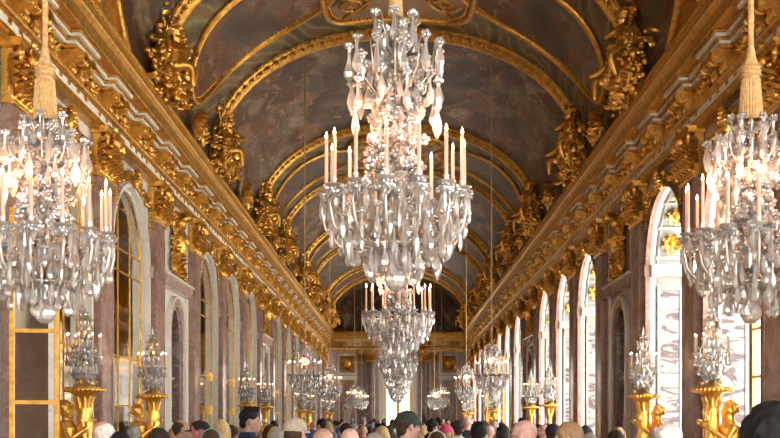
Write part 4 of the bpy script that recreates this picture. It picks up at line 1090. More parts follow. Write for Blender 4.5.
# more of the crowd further down the hall
rc = random.Random(77)
SH = [((0.03, 0.03, 0.035), 'black'), ((0.06, 0.09, 0.2), 'navy'), ((0.55, 0.56, 0.58), 'white'), ((0.20, 0.32, 0.5), 'light blue'), ((0.4, 0.07, 0.06), 'red'), ((0.24, 0.24, 0.25), 'grey'), ((0.42, 0.34, 0.25), 'beige'), ((0.12, 0.2, 0.12), 'green')]
HN = [('short', 'black', 'black-haired', 'm'), ('short', 'brown', 'brown-haired', 'm'), ('long', 'brown', 'long brown-haired', 'f'), ('long', 'blond', 'blond', 'f'), ('fringe', 'grey', 'grey balding', 'm'), ('short', 'grey', 'grey-haired', 'm'), ('long', 'dark', 'long dark-haired', 'f')]
placed = [((c['px']-VPX)*c['y']/FPX, c['y']) for c in CROWD]
n = 0; tries = 0
while n < 96 and tries < 6000:
    tries += 1
    y = 13+57*(rc.random()**1.25); x = rc.uniform(-3.7, 3.7)
    if any((x-a)**2+(y-b)**2 < 0.6 for a, b in placed): continue
    px = VPX+x*FPX/y
    hr, hcn, hl, sx = rc.choice(HN); shc, shn = rc.choice(SH)
    h = rc.uniform(1.58, 1.70) if sx == 'f' else rc.uniform(1.64, 1.80)
    if y < 24: h = min(h, 1.62)
    top = VPY-(h-CAMH)*FPX/y
    zone = 'middle distance' if y < 34 else ('far half of the hall' if y < 52 else 'far end of the hall')
    person(px, top, y, '%s visitor in %s standing in the crowd, %s' % (hl, shn, zone), rc.choice(['fair', 'pink', 'tan', 'brown', 'fair']), hr, hcn, shc, rc.choice([0, 0, 10, -15, 60, -60, 170, 190, -100]), sx, group='visitors in the crowd', eyes=False)
    placed.append((x, y)); n += 1
ph = MB(); ph.box((0, 0, 0), (0.075, 0.009, 0.15)); ph.box((0.02, -0.006, 0.055), (0.025, 0.006, 0.03))
_s = pt.scale[2]; _R = Matrix.Rotation(pt.rotation_euler[2], 4, 'Z')
_p = _R @ Vector((0.085*_s, 0.385*_s, 1.53*_s))
tag(ph.build('phone', cl((0.01, 0.01, 0.012), 0.3), None, loc=(pt.location[0]+_p.x, pt.location[1]+_p.y, _p.z)), 'black phone held up beside the blond woman', 'phone')

# ------------------------------------------------------------------ statues
def statue_mesh(seed, drape=True):
    mb = MB(); k = 1 if seed % 2 else -1
    mb.loft([(0, 0, 0.98, 0.15, 0.11), (0.01*k, 0, 1.08, 0.13, 0.10), (0, 0.01, 1.2, 0.15, 0.115), (0, 0, 1.34, 0.18, 0.11), (0, -0.01, 1.42, 0.14, 0.08), (0, -0.01, 1.47, 0.06, 0.06)], 18)
    mb.tube([(0, -0.01, 1.42), (0.01*k, 0, 1.58)], [0.062, 0.055], 12); head_mb(mb, (0.02*k, 0.012, 1.62), 1.05, 0.5*k)
    for q in range(24): a = q*0.26; mb.ball((0.02*k+0.075*cos(a), -0.01+0.085*sin(a), 1.66+0.02*sin(a*3)), 0.026, 7, 5)
    limb(mb, [(0.085, 0, 0.98), (0.10, 0.05 if k > 0 else 0.0, 0.53), (0.09, -0.01, 0.1)], [0.095, 0.065, 0.042]); limb(mb, [(-0.085, 0, 0.98), (-0.11, 0.0 if k > 0 else 0.06, 0.53), (-0.13, -0.05, 0.1)], [0.095, 0.065, 0.042])
    for sg in (-1, 1): limb(mb, [(sg*0.11, -0.02, 0.04), (sg*0.13, 0.12, 0.03)], [0.045, 0.035])
    limb(mb, [(0.19, 0, 1.39), (0.27, 0.02, 1.12), (0.16, 0.16, 0.98)], [0.056, 0.045, 0.032]); hand_mb(mb, (0.16, 0.16, 0.98), (-0.6, 0.6, -0.3), (0, 0, 1))
    limb(mb, [(-0.19, 0, 1.39), (-0.26, -0.02, 1.12), (-0.25, 0.08, 0.88)], [0.056, 0.045, 0.032]); hand_mb(mb, (-0.25, 0.08, 0.88), (0, 0.2, -1), (0, 1, 0))
    if drape:
        for q in range(9):
            a = -2.4+q*0.45; mb.tube([(0.15*cos(a), 0.11*sin(a), 1.06), (0.19*cos(a+.1), 0.15*sin(a+.1), 0.8), (0.18*cos(a+.2), 0.16*sin(a+.2), 0.45), (0.2*cos(a+.15), 0.18*sin(a+.15), 0.05)], [0.035, 0.05, 0.055, 0.05], 8)
        mb.tube([(0.17, 0.02, 1.42), (0.05, 0.13, 1.2), (-0.14, 0.10, 1.05), (-0.18, -0.05, 1.0)], [0.04, 0.05, 0.055, 0.04], 8)
    mb.loft([(0, 0, -0.08, 0.26, 0.24), (0, 0, 0.03, 0.25, 0.23)], 18)
    return fuse(mb, 'figure', 'statue_marble', 0.012, 2)
STM = [statue_mesh(1, True), statue_mesh(2, True)]
pdm = MB(); pdm.box((0, 0, 0.1), (0.66, 0.5, 0.2)); pdm.box((0, 0, 0.30), (0.56, 0.42, 0.24)); pdm.box((0, 0, 0.45), (0.64, 0.48, 0.07)); PDM = pdm.mesh('pedestal', 'white_marble')
for side, nm in ((-1, 'mirror wall'), (1, 'window wall')):
    for k, i in enumerate((1, 5, 9)):
        t = thing('statue', 'pale marble statue in the %s arched niche of the %s' % (ORD[k], nm), 'statue', (side*(HW+0.28), YC(i), NZB), -PI/2 if side < 0 else PI/2, 'niche statues')
        link('pedestal', PDM, t); o = link('figure', STM[(k+(side > 0)) % 2], t, (0, 0, 0.56), None, (1.12,)*3)
for x, lb in ((-3.66, 'marble statue standing left of the far door under the square relief'), (3.66, 'marble statue standing right of the far door under the square relief')):
    t = thing('statue', lb, 'statue', (x, Y1-0.55, 0), PI, 'statues of the far wall')
    p = link('pedestal', PDM, t, None, None, (1.3, 1.3, 2.3)); link('figure', STM[0], t, (0, 0, 1.2), None, (1.15,)*3)

# ------------------------------------------------------------------ gilded sculpture groups on the cornice
def curved(pts, rad, k=4):
    P_ = [Vector(q) for q in pts]; out = []; ro = []; n = len(P_)
    for i in range(n-1):
        a, b, c, d = P_[max(i-1, 0)], P_[i], P_[i+1], P_[min(i+2, n-1)]
        for j in range(k):
            t = j/k; out.append(0.5*((2*b)+(c-a)*t+(2*a-5*b+4*c-d)*t*t+(3*b-a-3*c+d)*t**3)); ro.append(rad[i]+(rad[i+1]-rad[i])*t)
    out.append(P_[-1]); ro.append(rad[-1]); return out, ro
def putto_mb(mb, T, pose=0):
    m = MB()
    def limb(m_, pts, rad):
        q, rr_ = curved(pts, rad); m_.tube(q, rr_, 10)
        for e in (0, -1): m_.ball(q[e], rr_[e]*0.99, 10, 7)
    m.loft([(0, 0, 0.02, 0.14, 0.12), (0, 0.01, 0.12, 0.15, 0.14), (0, 0.01, 0.26, 0.14, 0.125), (0, 0, 0.36, 0.13, 0.10), (0, 0, 0.42, 0.06, 0.06)], 14)
    head_mb(m, (0, 0.02, 0.53), 0.98, 0.4 if pose else -0.3)
    for q in range(14): a = q*0.45; m.ball((0.085*cos(a), 0.0+0.085*sin(a), 0.59+0.02*sin(q*2.0)), 0.038, 6, 5)
    limb(m, [(0.08, 0.02, 0.06), (0.14, 0.24, 0.06), (0.13, 0.27, -0.20)], [0.085, 0.065, 0.04]); limb(m, [(-0.08, 0.02, 0.04), (-0.20, 0.16, -0.08), (-0.16, 0.10, -0.34)], [0.085, 0.065, 0.04])
    limb(m, [(0.13, 0, 0.36), (0.28, 0.08, 0.44 if pose else 0.26), (0.38, 0.16, 0.60 if pose else 0.22)], [0.05, 0.045, 0.03]); limb(m, [(-0.13, 0, 0.36), (-0.26, 0.10, 0.24), (-0.20, 0.24, 0.20)], [0.05, 0.045, 0.03])
    for sg in (-1, 1):
        for k in range(4): m.tube([(sg*0.06, -0.10, 0.32), (sg*(0.2+0.05*k), -0.17, 0.38+0.10-0.05*k), (sg*(0.34+0.03*k), -0.18, 0.55-0.13*k)], [0.03, 0.04, 0.015], 6)
    mb.add(m.v, m.f, 0, T)
def sculpture_meshes(seed):
    r = random.Random(seed); out = {}
    # local: x towards the room, y along the hall, z up ; base at the cornice top
    p = MB(); putto_mb(p, TR(0.16, -0.44, 0.42, 0, 0, -PI/2+0.5, 1.3), 0); out['putto_a'] = fuse(p, 'putto', 'gold', 0.02, 1)
    p = MB(); putto_mb(p, TR(0.10, 0.36, 0.80, 0, 0, -PI/2-0.5, 1.3), 1); out['putto_b'] = fuse(p, 'putto', 'gold', 0.02, 1)
    s = MB(); T = TR(0.12, 0.10, 0.55, 0, PI/2-0.25, 0)
    s.lathe([(0.0, 0.16), (0.14, 0.15), (0.28, 0.09), (0.34, 0.03), (0.38, 0.06), (0.40, 0.0), (0.36, -0.05), (0, -0.06)], 18, 0, T, 1.3, 0.85)
    for k in range(8): s.leaf((0.28, 0.10+0.1*cos(k*.785), 0.55+0.14*sin(k*.785)), (0.2, cos(k*.785), sin(k*.785)), (1, 0, 0), 0.22, 0.06, 0.5)
    out['shield'] = s.mesh('shield', 'gold', True, 0.8)
    f = MB()
    for k in range(460):
        y = r.gauss(0, 0.52); z = r.uniform(0.0, 1.6)*(1-min(1, abs(y)/1.3)*0.5); x = r.uniform(-0.16, 0.20)-0.04*z
        a = r.uniform(0, 6.28); d = Vector((0.6, cos(a), sin(a)+0.2))
        f.leaf((x, y, z), d, (1, 0, 0.2), r.uniform(0.12, 0.24), r.uniform(0.03, 0.06), 1.1)
        if k % 2 == 0: f.ball((x+0.02, y, z), (r.uniform(.035, .075),)*3, 7, 5)
    for k in range(5):
        y = r.uniform(-0.5, 0.5); f.tube([(-0.1, y, 0.4), (0.05, y*1.3, 1.2), (-0.05+0.05*k*0.3, y*1.8, r.uniform(1.55, 1.95))], [0.035, 0.03, 0.02], 6); [f.leaf((0.0, y*1.7, 1.35+0.08*q), (0.3, (0.5 if y > 0 else -0.5)*(-1)**q, 0.7), (1, 0, 0), 0.2, 0.05, 0.9) for q in range(5)]
    for sg in (-1, 1): f.scroll((0.12, sg*0.62, 0.22), (0, sg, 0), (0, 0, 1), 0.24, 1.5, 0.07); f.scroll((0.15, sg*0.25, 0.18), (0, sg, 0), (0, 0, 1), 0.18, 1.3, 0.06)
    out['foliage'] = f.mesh('foliage', 'gold', True, 1.3)
    return out
SCU = [sculpture_meshes(31), sculpture_meshes(57)]
for side, nm in ((-1, 'mirror-side cornice'), (1, 'window-side cornice')):
    for k, y in enumerate(RIBS):
        t = thing('cornice_sculpture', 'gilded putti and shield group on the %s under the %s vault rib' % (nm, ORD[k]), 'sculpture', (side*(VA-0.28), y+(0.15 if k % 2 else -0.15), 8.03), 0 if side < 0 else PI, 'sculpture groups on the cornices')
        S = SCU[(k+(side > 0)) % 2]
        link('putto', S['putto_a'], t); link('putto', S['putto_b'], t); link('shield', S['shield'], t); stuff(link('foliage', S['foliage'], t))
# smaller leaf-and-mask ornaments standing between the groups
om = MB(); r = random.Random(8)
om.ball((0.08, 0, 0.34), (0.15, 0.17, 0.2), 10, 7); om.ball((0.22, 0, 0.32), (0.05, 0.045, 0.06), 6, 5)
for k in range(60):
    a = r.uniform(-0.3, PI+0.3); R_ = r.uniform(0.1, 0.42); om.leaf((0.0, R_*cos(a), 0.25+R_*sin(a)), (0.5, cos(a), sin(a)), (1, 0, 0), r.uniform(0.16, 0.3), 0.07, 0.9)
    if k % 2: om.ball((0.03, R_*cos(a), 0.25+R_*sin(a)), (0.06,)*3, 6, 5)
for sg in (-1, 1): om.scroll((0.08, sg*0.42, 0.16), (0, sg, 0), (0, 0, 1), 0.2, 1.4, 0.055)
OMM = om.mesh('cornice_mask', 'gold', True, 1.0)
ys = [23.95, 31.3, 38.7, 46.1, 53.5, 60.9, 68.3]
for side, nm in ((-1, 'mirror-side cornice'), (1, 'window-side cornice')):
    for k, y in enumerate(ys):
        o = link('cornice_mask', OMM, None, (side*(VA-0.2), y, 8.03), (0, 0, 0 if side < 0 else PI))
        tag(o, 'small gilded leafy mask on the %s, %s from the near end' % (nm, ORD[k]), 'ornament', 'masks on the cornices')

# ------------------------------------------------------------------ chandeliers
def drop_prof(L, w, kind=0):
    if kind == 0: q = [(0.0, 0), (.42, .06), (.30, .13), (.28, .30), (.55, .50), (1.0, .74), (.84, .87), (.32, .97), (0, 1)]      # pear
    elif kind == 1: q = [(0.0, 0), (.50, .05), (.34, .12), (.55, .24), (.92, .46), (1.0, .58), (.62, .82), (.2, .97), (0, 1)]      # almond
    else: q = [(0.0, 0), (.40, .05), (.30, .12), (.42, .20), (.62, .34), (.70, .70), (.66, .84), (.30, .95), (0, 1)]              # icicle
    return [(w*r, -L*z) for r, z in q]
def drop_mb(mb, T, L=0.18, w=0.034, knob=True, n=6, kind=0):
    mb.lathe([(r, z) for r, z in drop_prof(L, w, kind)][::-1], n, 0, T, 1.0, 0.72)
    if knob:
        for k in range(4): a = k*PI/2; mb.ball((0.016*cos(a), 0.016*sin(a), 0.008), 0.013, 5, 4, 0, T)
def knob_mb(mb, T, s=1.0):
    for k in range(5): a = k*2*PI/5; mb.ball((0.017*s*cos(a), 0.017*s*sin(a), 0), 0.014*s, 6, 4, 0, T)
    mb.ball((0, 0, 0.012*s), 0.016*s, 6, 4, 0, T)
DSPEC = ((0.19, 0.032, True, 0), (0.15, 0.029, True, 1), (0.225, 0.038, True, 0), (0.12, 0.026, False, 1), (0.17, 0.022, True, 2), (0.135, 0.034, True, 0), (0.20, 0.034, True, 1))
DROPS = []
for L, w, kn, kd in DSPEC:
    mb = MB(); drop_mb(mb, Matrix.Identity(4), L, w, kn, 6, kd); DROPS.append((L, mb.mesh('pendant', 'crystal')))
cdl = MB(); cdl.lathe([(0.0125, 0), (0.012, 0.30), (0.008, 0.306), (0.0, 0.306)], 10); CDL = cdl.mesh('candle', 'wax', True, 0.7)
flm = MB(); flm.lathe([(0.0, 0.0), (0.006, 0.006), (0.009, 0.018), (0.006, 0.034), (0.0, 0.052)], 8); FLM = flm.mesh('flame', 'flame', True)
pan = MB(); pan.lathe([(0.0, -0.012), (0.02, -0.01), (0.058, 0.004), (0.062, 0.012), (0.05, 0.008), (0.018, 0.004), (0.014, 0.012), (0.02, 0.05), (0.014, 0.05), (0.0, 0.05)], 14); PANM = pan.mesh('drip_pan', 'silver', True, 0.8)
NC = 14
def chandelier_parts(kc, ph, R=0.455):
    """pendants as (x, y, z, rot, kind); z from the tip of the ball"""
    r = random.Random(int(ph*100)+3); out = []
    PZ = 0.64
    def kz(z): return z if z <= PZ else PZ+(z-PZ)*kc
    def ring(rad, z, n, kinds, a0=0.0, jit=0.022):
        for k in range(n):
            a = a0+2*PI*k/n+r.uniform(-.05, .05); rd = rad+r.uniform(-.015, .015); out.append((rd*cos(a), rd*sin(a), kz(z)+r.uniform(-jit, jit), a+r.uniform(-.6, .6), r.choice(kinds)))
    # outer skirt first: these show largest
    ring(R+0.025, 0.61, 24, (1, 4, 3, 4)); ring(R-0.02, 0.50, 17, (0, 4, 1, 5), 0.25); ring(0.29, 1.59, 11, (2, 2, 6), 0.2); ring(0.285, 1.36, 10, (2, 0, 6), 0.5); ring(R-0.10, 0.39, 19, (0, 6, 4), 0.0); ring(0.14, 1.79, 6, (0,), 0.3); ring(0.30, 1.16, 3, (6,), 3.6)
    n_big = len(out)
    ring(0.27, 0.30, 15, (0, 6, 5), 0.2); ring(0.18, 0.25, 10, (0, 1), 0.1); ring(0.34, 0.62, 15, (2, 6), 0.2); ring(0.22, 0.62, 9, (2,), 0.4); ring(0.41, 0.44, 15, (1, 4, 3), 0.3); ring(0.12, 0.52, 6, (0,)); ring(R, 0.62, 14, (3,), 0.0)
    ring(0.13, 1.10, 7, (1, 0), 0.1); ring(0.12, 0.92, 7, (1, 5), 0.4); ring(0.22, 1.55, 8, (1, 4), 0.0); ring(0.17, 1.36, 7, (0, 1), 0.3); ring(0.13, 1.25, 6, (1,), 0.1); ring(0.10, 1.70, 5, (1,), 0.1)
    ring(0.31, 0.44, 12, (0, 4), 0.6); ring(0.12, 0.34, 8, (0,), 0.3)
    return out, n_big, kz
def chandelier(label, loc, scale, kc, rope_top, ph=0.0, tassel=False, detail=True, group=None):
    t = thing('chandelier', label, 'chandelier', loc, ph, group, scale)
    pend, n_big, kz = chandelier_parts(kc, ph)
    PZ = 0.64; R = 0.455; top = kz(1.86)
    if detail:
        for (x, y, z, a, kd) in pend[:n_big]: link('pendant', DROPS[kd][1], t, (x, y, z), (0, 0, a))
        rest = pend[n_big:]
    else: rest = pend
    mb = MB(); r = random.Random(4)
    for (x, y, z, a, kd) in rest:
        L, w, kn, sh = DSPEC[kd]; drop_mb(mb, TR(x, y, z, 0, 0, a), L, w, detail and kn, 6 if detail else 5, sh)
    if detail:
        for k in range(170):
            a = r.uniform(0, 6.28); z = r.uniform(0.66, 1.5); rr = r.uniform(0.05, 0.20); knob_mb(mb, TR(rr*cos(a), rr*sin(a), kz(z), r.uniform(0, 3), r.uniform(0, 3)), r.uniform(1.0, 1.7))
        for k in range(150):      # beads and rosettes strung through the frame
            a = r.uniform(0, 6.28); z = r.uniform(0.3, 1.75); rr = (0.40*math.sqrt(max(0, 1-((0.62-z)/0.42)**2)) if z < 0.64 else 0.13)*r.uniform(0.3, 1)
            knob_mb(mb, TR(rr*cos(a), rr*sin(a), kz(z), r.uniform(0, 3)), 1.1)
    for (x, y, z, a, kd) in pend[:n_big]:
        if z > kz(1.2) or kd == 1: knob_mb(mb, TR(x, y, z+0.012, a), 1.25)
    for k in range(NC):          # rosettes under the pans
        a = 2*PI*k/NC
        for q in range(5): b = a+(q-2)*0.055; knob_mb(mb, TR(R*cos(b), R*sin(b), PZ-0.028-0.012*abs(q-2), q), 1.2)
    stuff(mb.build('crystal_beads', 'crystal', t))
    mb = MB(); mb.lathe([(0.0, 0.28), (0.03, 0.29), (0.05, 0.36), (0.022, 0.42), (0.045, 0.50), (0.06, 0.56), (0.025, 0.64), (0.02, kz(0.72)), (0.05, kz(0.80)), (0.07, kz(0.90)), (0.035, kz(1.0)), (0.055, kz(1.1)), (0.075, kz(1.2)), (0.03, kz(1.3)), (0.05, kz(1.42)), (0.06, kz(1.52)), (0.02, kz(1.62)), (0.045, kz(1.7)), (0.02, kz(1.78)), (0.0, top)], 12); mb.build('shaft', 'crystal', t)
    mb = MB()
    mb.lathe([(0.0, 0.0), (0.032, 0.006), (0.060, 0.03), (0.076, 0.065), (0.078, 0.09), (0.068, 0.125), (0.045, 0.155), (0.03, 0.18), (0.02, 0.29), (0.0, 0.29)], 14); mb.build('crystal_ball', 'crystal', t)
    am = MB(); am.tube([(0.03, 0, 0.40), (0.10, 0, 0.29), (0.23, 0, 0.25), (0.37, 0, 0.29), (0.46, 0, 0.40), (0.485, 0, 0.52), (R, 0, PZ-0.01)], [0.010, 0.010, 0.010, 0.009, 0.008, 0.007, 0.006], 6)
    am = am.mesh('arm', 'silver', True)
    for k in range(NC):
        a = 2*PI*k/NC
        if detail or k % 2 == 0: link('arm', am, t, None, (0, 0, a))
        link('drip_pan', PANM, t, (R*cos(a), R*sin(a), PZ))
        c = link('candle', CDL, t, (R*cos(a), R*sin(a), PZ+0.04), None, (1, 1, 1 if k % 2 else 0.93)); link('flame', FLM, c, (0, 0, 0.306))
    ub = MB()
    for k in range(10):
        a = 2*PI*k/10+0.2
        ub.tube([(0.02*cos(a), 0.02*sin(a), kz(1.28)), (0.14*cos(a), 0.14*sin(a), kz(1.30)), (0.24*cos(a), 0.24*sin(a), kz(1.42)), (0.27*cos(a), 0.27*sin(a), kz(1.59))], 0.006, 5)
        ub.tube([(0.02*cos(a), 0.02*sin(a), kz(1.52)), (0.09*cos(a), 0.09*sin(a), kz(1.6)), (0.16*cos(a), 0.16*sin(a), kz(1.80))], 0.005, 5)
        ub.tube([(0.0, 0.0, 0.31), (0.13*cos(a), 0.13*sin(a), 0.27), (0.26*cos(a), 0.26*sin(a), 0.30), (0.30*cos(a), 0.30*sin(a), 0.28), (0.30*cos(a+.63), 0.30*sin(a+.63), 0.28), (0.26*cos(a+.63), 0.26*sin(a+.63), 0.30)], 0.006, 5)
    ub.tube([(0, 0, 0.29), (0, 0, kz(1.6))], 0.008, 6); ub.build('frame', 'silver', t, True)
    for k in range(4 if detail else 1):      # the glow of the burning candles
        a = 2*PI*(k+0.5)/4; ld = bpy.data.lights.new('candle_light', 'POINT'); ld.energy = CANDLE_W*(0.25 if detail else 0.22); ld.color = (1.0, 0.42, 0.21); ld.shadow_soft_size = 0.05
        lo = bpy.data.objects.new('candle_light', ld); COL.objects.link(lo); lo.parent = t; lo.location = (0.30*cos(a), 0.30*sin(a), PZ+0.42) if detail else (0, 0, PZ+0.42)
    rt = (rope_top-loc[2])/scale
    rp = MB(); rr = 0.024 if not tassel else 0.021
    rr = 0.045 if loc[1] < 6.95 else (0.020 if loc[1] > 12 else rr)
    rp.tube([(0, 0, top-0.04), (0, 0, rt)], rr, 8); rp.build('rope', 'rope_gold', t, True)
    ts = MB()
    if tassel:
        ts.lathe([(0.07, 0.0), (0.074, 0.03), (0.062, 0.26), (0.055, 0.27), (0.066, 0.30), (0.066, 0.34), (0.05, 0.38), (0.035, 0.42), (0.022, 0.50), (0.0, 0.50)], 24, 0, TR(0, 0, top-0.02))
        for k in range(24): a = 2*PI*k/24; ts.tube([(0.06*cos(a), 0.06*sin(a), top+0.24), (0.074*cos(a), 0.074*sin(a), top+0.02), (0.072*cos(a), 0.072*sin(a), top-0.05)], 0.010, 5)
        for k in range(3): ts.lathe([(0.06, 0), (0.078, 0.012), (0.06, 0.024)], 16, 0, TR(0, 0, top+0.26+0.03*k))
    else: ts.lathe([(0.045, 0.0), (0.052, 0.02), (0.042, 0.10), (0.03, 0.14), (0.0, 0.14)], 12, 0, TR(0, 0, top-0.06))
    ts.build('tassel', 'rope_gold', t, True, 0.9)
    return t
def vault_z(x):
    return max(b for a, b in [(abs(p[0]-x), p[1]) for p in VT] if a < 0.3)
for k, (y, sc) in enumerate(((6.9, 1.0), (14.6, 1.0), (25.6, 1.0), (36.2, 1.0), (46.5, 1.0), (57, 1.0))):
    chandelier(('great central crystal chandelier nearest to the viewer', 'central crystal chandelier hanging just behind the great one', 'third crystal chandelier of the middle row', 'fourth crystal chandelier of the middle row', 'fifth crystal chandelier of the middle row', 'sixth crystal chandelier of the middle row, before the far door')[k],
               (0.0 if k else -0.015, y, 2.545), sc, 1.0 if k == 0 else 0.85, 11.72, 0.1+0.17*k, False, k < 2, 'middle row of chandeliers')
for side, sn in ((-1, 'left'), (1, 'right')):
    for k, (x, y) in enumerate(((2.37, 7.05), (2.42, 27.2), (2.43, 37.4), (2.40, 58.0), (2.3, 66.5))):
        chandelier('crystal chandelier of the %s row, %s from the viewer%s' % (sn, ORD[k], ', with a gold tassel' if k == 0 else ''), (side*x, y, 2.345 if k == 0 else 2.30+0.004*k), 0.93 if k == 0 else 0.90, 0.72, vault_z(x)+0.02, 0.35+0.2*k+(0.11 if side > 0 else 0), k == 0, k == 0, 'side rows of chandeliers')

# ------------------------------------------------------------------ torchères with candelabra
def torchere_meshes():
    out = {}
    b = MB(); b.lathe([(0.10, 1.84), (0.10, 1.95), (0.12, 2.03), (0.17, 2.075), (0.25, 2.09), (0.27, 2.11), (0.275, 2.135), (0.26, 2.155), (0.0, 2.155)], 24)
    for k in range(28): a = 2*PI*k/28; b.ball((0.268*cos(a), 0.268*sin(a), 2.115), (0.032, 0.032, 0.03), 6, 5)
    for k in range(10): a = 2*PI*k/10; b.leaf((0.11*cos(a), 0.11*sin(a), 1.86), (cos(a)*0.05, sin(a)*0.05, 1), (cos(a), sin(a), 0), 0.17, 0.03, 0.25)
    out['bowl'] = b.mesh('bowl', 'bright_gold', True, 0.9)
    c = MB(); c.tube([(0.0, 0.0, 1.86), (0.0, 0, 1.70), (-0.01, 0, 1.50), (-0.05, 0, 1.28), (-0.03, 0, 1.08), (0.04, 0, 0.94), (0.02, 0, 0.74)], [0.10, 0.11, 0.10, 0.09, 0.095, 0.10, 0.05], 14)
    r = random.Random(3)
    for k in range(40):
        a = r.uniform(0, 6.28); z = r.uniform(1.05, 1.75); c.leaf((0.095*cos(a)-0.02, 0.095*sin(a), z), (cos(a)*0.02, sin(a)*0.02, 1), (cos(a), sin(a), 0), 0.12, 0.025, 0.08)
    out['cornucopia'] = c.mesh('cornucopia', 'bright_gold', True, 0.9)
    f = MB()    # child figure embracing the horn ; local +x side of the horn
    f.loft([(0.27, 0, 0.72, 0.13, 0.12), (0.27, 0, 0.84, 0.14, 0.125), (0.25, 0, 0.98, 0.125, 0.11), (0.235, 0, 1.14, 0.135, 0.115), (0.225, 0, 1.30, 0.145, 0.10), (0.215, 0, 1.38, 0.08, 0.07)], 16)
    f.tube([(0.215, 0, 1.34), (0.225, 0, 1.44)], [0.062, 0.055], 10); head_mb(f, (0.225, 0.0, 1.50), 0.96, 1.35, 0.15)
    for k in range(30): a = r.uniform(0, 6.28); q = r.uniform(-0.4, 1.4); f.ball((0.245+0.085*cos(q)*cos(a), 0.0+0.085*cos(q)*sin(a), 1.525+0.08*sin(q)), 0.027, 6, 5)
    f.ball((0.315, 0.0, 1.50), (0.03, 0.04, 0.04), 8, 6)
    for sg in (-1, 1):
        limb(f, [(0.225, sg*0.14, 1.31), (0.12, sg*0.19, 1.16), (-0.06, sg*0.11, 1.30)], [0.052, 0.043, 0.03]); hand_mb(f, (-0.06, sg*0.11, 1.30), (-0.5, -sg*0.5, 0.5), (0, 0, 1))
        limb(f, [(0.27, sg*0.07, 0.78), (0.16, sg*0.12, 0.48), (0.20, sg*0.10, 0.18)], [0.085, 0.06, 0.042]); limb(f, [(0.19, sg*0.10, 0.14), (0.10, sg*0.12, 0.13)], [0.04, 0.03])
    for k in range(7): a = -1.5+k*0.5; f.tube([(0.27+0.13*cos(a), 0.12*sin(a), 0.95), (0.28+0.17*cos(a), 0.17*sin(a), 0.7), (0.26+0.18*cos(a), 0.19*sin(a), 0.42)], [0.03, 0.045, 0.03], 7)
    f.v = [(x*1.12, y*1.15, z*1.22) for x, y, z in f.v]
    out['figure'] = fuse(f, 'figure', 'bright_gold', 0.012, 2)
    p = MB(); p.lathe([(0.34, 0.0), (0.34, 0.05), (0.30, 0.09), (0.26, 0.12), (0.24, 0.16), (0.0, 0.16)], 18); p.tube([(0.02, 0, 0.12), (0.02, 0, 0.8)], [0.08, 0.05], 10)
    for k in range(3):
        a = 2*PI*k/3; p.scroll((0.30*cos(a), 0.30*sin(a), 0.12), (cos(a), sin(a), 0), (0, 0, 1), 0.10, 1.2, 0.04)
    out['base'] = p.mesh('base', 'bright_gold', True, 0.8)
    v = MB(); v.lathe([(0.22, 0.0), (0.24, 0.06), (0.16, 0.14), (0.08, 0.22), (0.06, 0.4), (0.10, 0.62), (0.12, 0.75), (0.06, 0.86), (0.05, 1.05), (0.10, 1.18), (0.135, 1.32), (0.13, 1.42), (0.07, 1.52), (0.055, 1.58), (0.09, 1.62), (0.06, 1.67), (0.08, 1.76), (0.11, 1.87)], 18)
    for k in range(12): a = 2*PI*k/12; v.leaf((0.09*cos(a), 0.09*sin(a), 1.18), (cos(a)*0.35, sin(a)*0.35, 1), (cos(a), sin(a), 0), 0.26, 0.045, 0.3)
    out['stem'] = v.mesh('stem', 'bright_gold', True, 0.9)
    return out
TM = torchere_meshes()
def candelabrum_meshes():
    out = {}
    b = MB(); b.lathe([(0.14, 0.0), (0.15, 0.02), (0.11, 0.04), (0.06, 0.06), (0.035, 0.10), (0.05, 0.14), (0.0, 0.14)], 16)
    for k in range(3): a = 2*PI*k/3+0.5; b.scroll((0.13*cos(a), 0.13*sin(a), 0.05), (cos(a), sin(a), 0), (0, 0, 1), 0.05, 1.2, 0.016)
    out['base'] = b.mesh('base', 'wick_bronze', True, 0.8)
    s = MB(); s.lathe([(0.02, 0.13), (0.035, 0.18), (0.015, 0.24), (0.03, 0.32), (0.018, 0.40), (0.035, 0.52), (0.015, 0.60), (0.03, 0.72), (0.012, 0.80), (0.03, 0.88), (0.04, 0.94), (0.02, 1.0), (0.012, 1.06), (0.0, 1.12)], 8); out['stem'] = s.mesh('stem', 'crystal')
    a = MB(); a.tube([(0.02, 0, 0.36), (0.09, 0, 0.30), (0.17, 0, 0.33), (0.23, 0, 0.42), (0.235, 0, 0.46)], 0.009, 6); a.tube([(0.02, 0, 0.6), (0.08, 0, 0.72), (0.10, 0, 0.86), (0.06, 0, 0.92), (0.04, 0, 0.86)], 0.007, 5); out['arm'] = a.mesh('arm', 'wick_bronze', True)
    p = MB(); r = random.Random(6)
    for rad, z, n, L, w in ((0.235, 0.42, 14, 0.13, 0.028), (0.17, 0.31, 10, 0.14, 0.032), (0.11, 0.28, 7, 0.17, 0.044), (0.12, 0.62, 8, 0.12, 0.026), (0.10, 0.85, 7, 0.12, 0.026), (0.05, 0.95, 5, 0.09, 0.02), (0.16, 0.50, 9, 0.12, 0.026), (0.07, 0.5, 6, 0.15, 0.03)):
        for k in range(n): q = 2*PI*k/n+r.uniform(0, .2); drop_mb(p, TR(rad*cos(q), rad*sin(q), z, 0, 0, r.uniform(0, 3)), L*1.15, w*1.3, True, 6)
    out['pendants'] = p.mesh('pendants', 'crystal')
    return out
CMM = candelabrum_meshes()
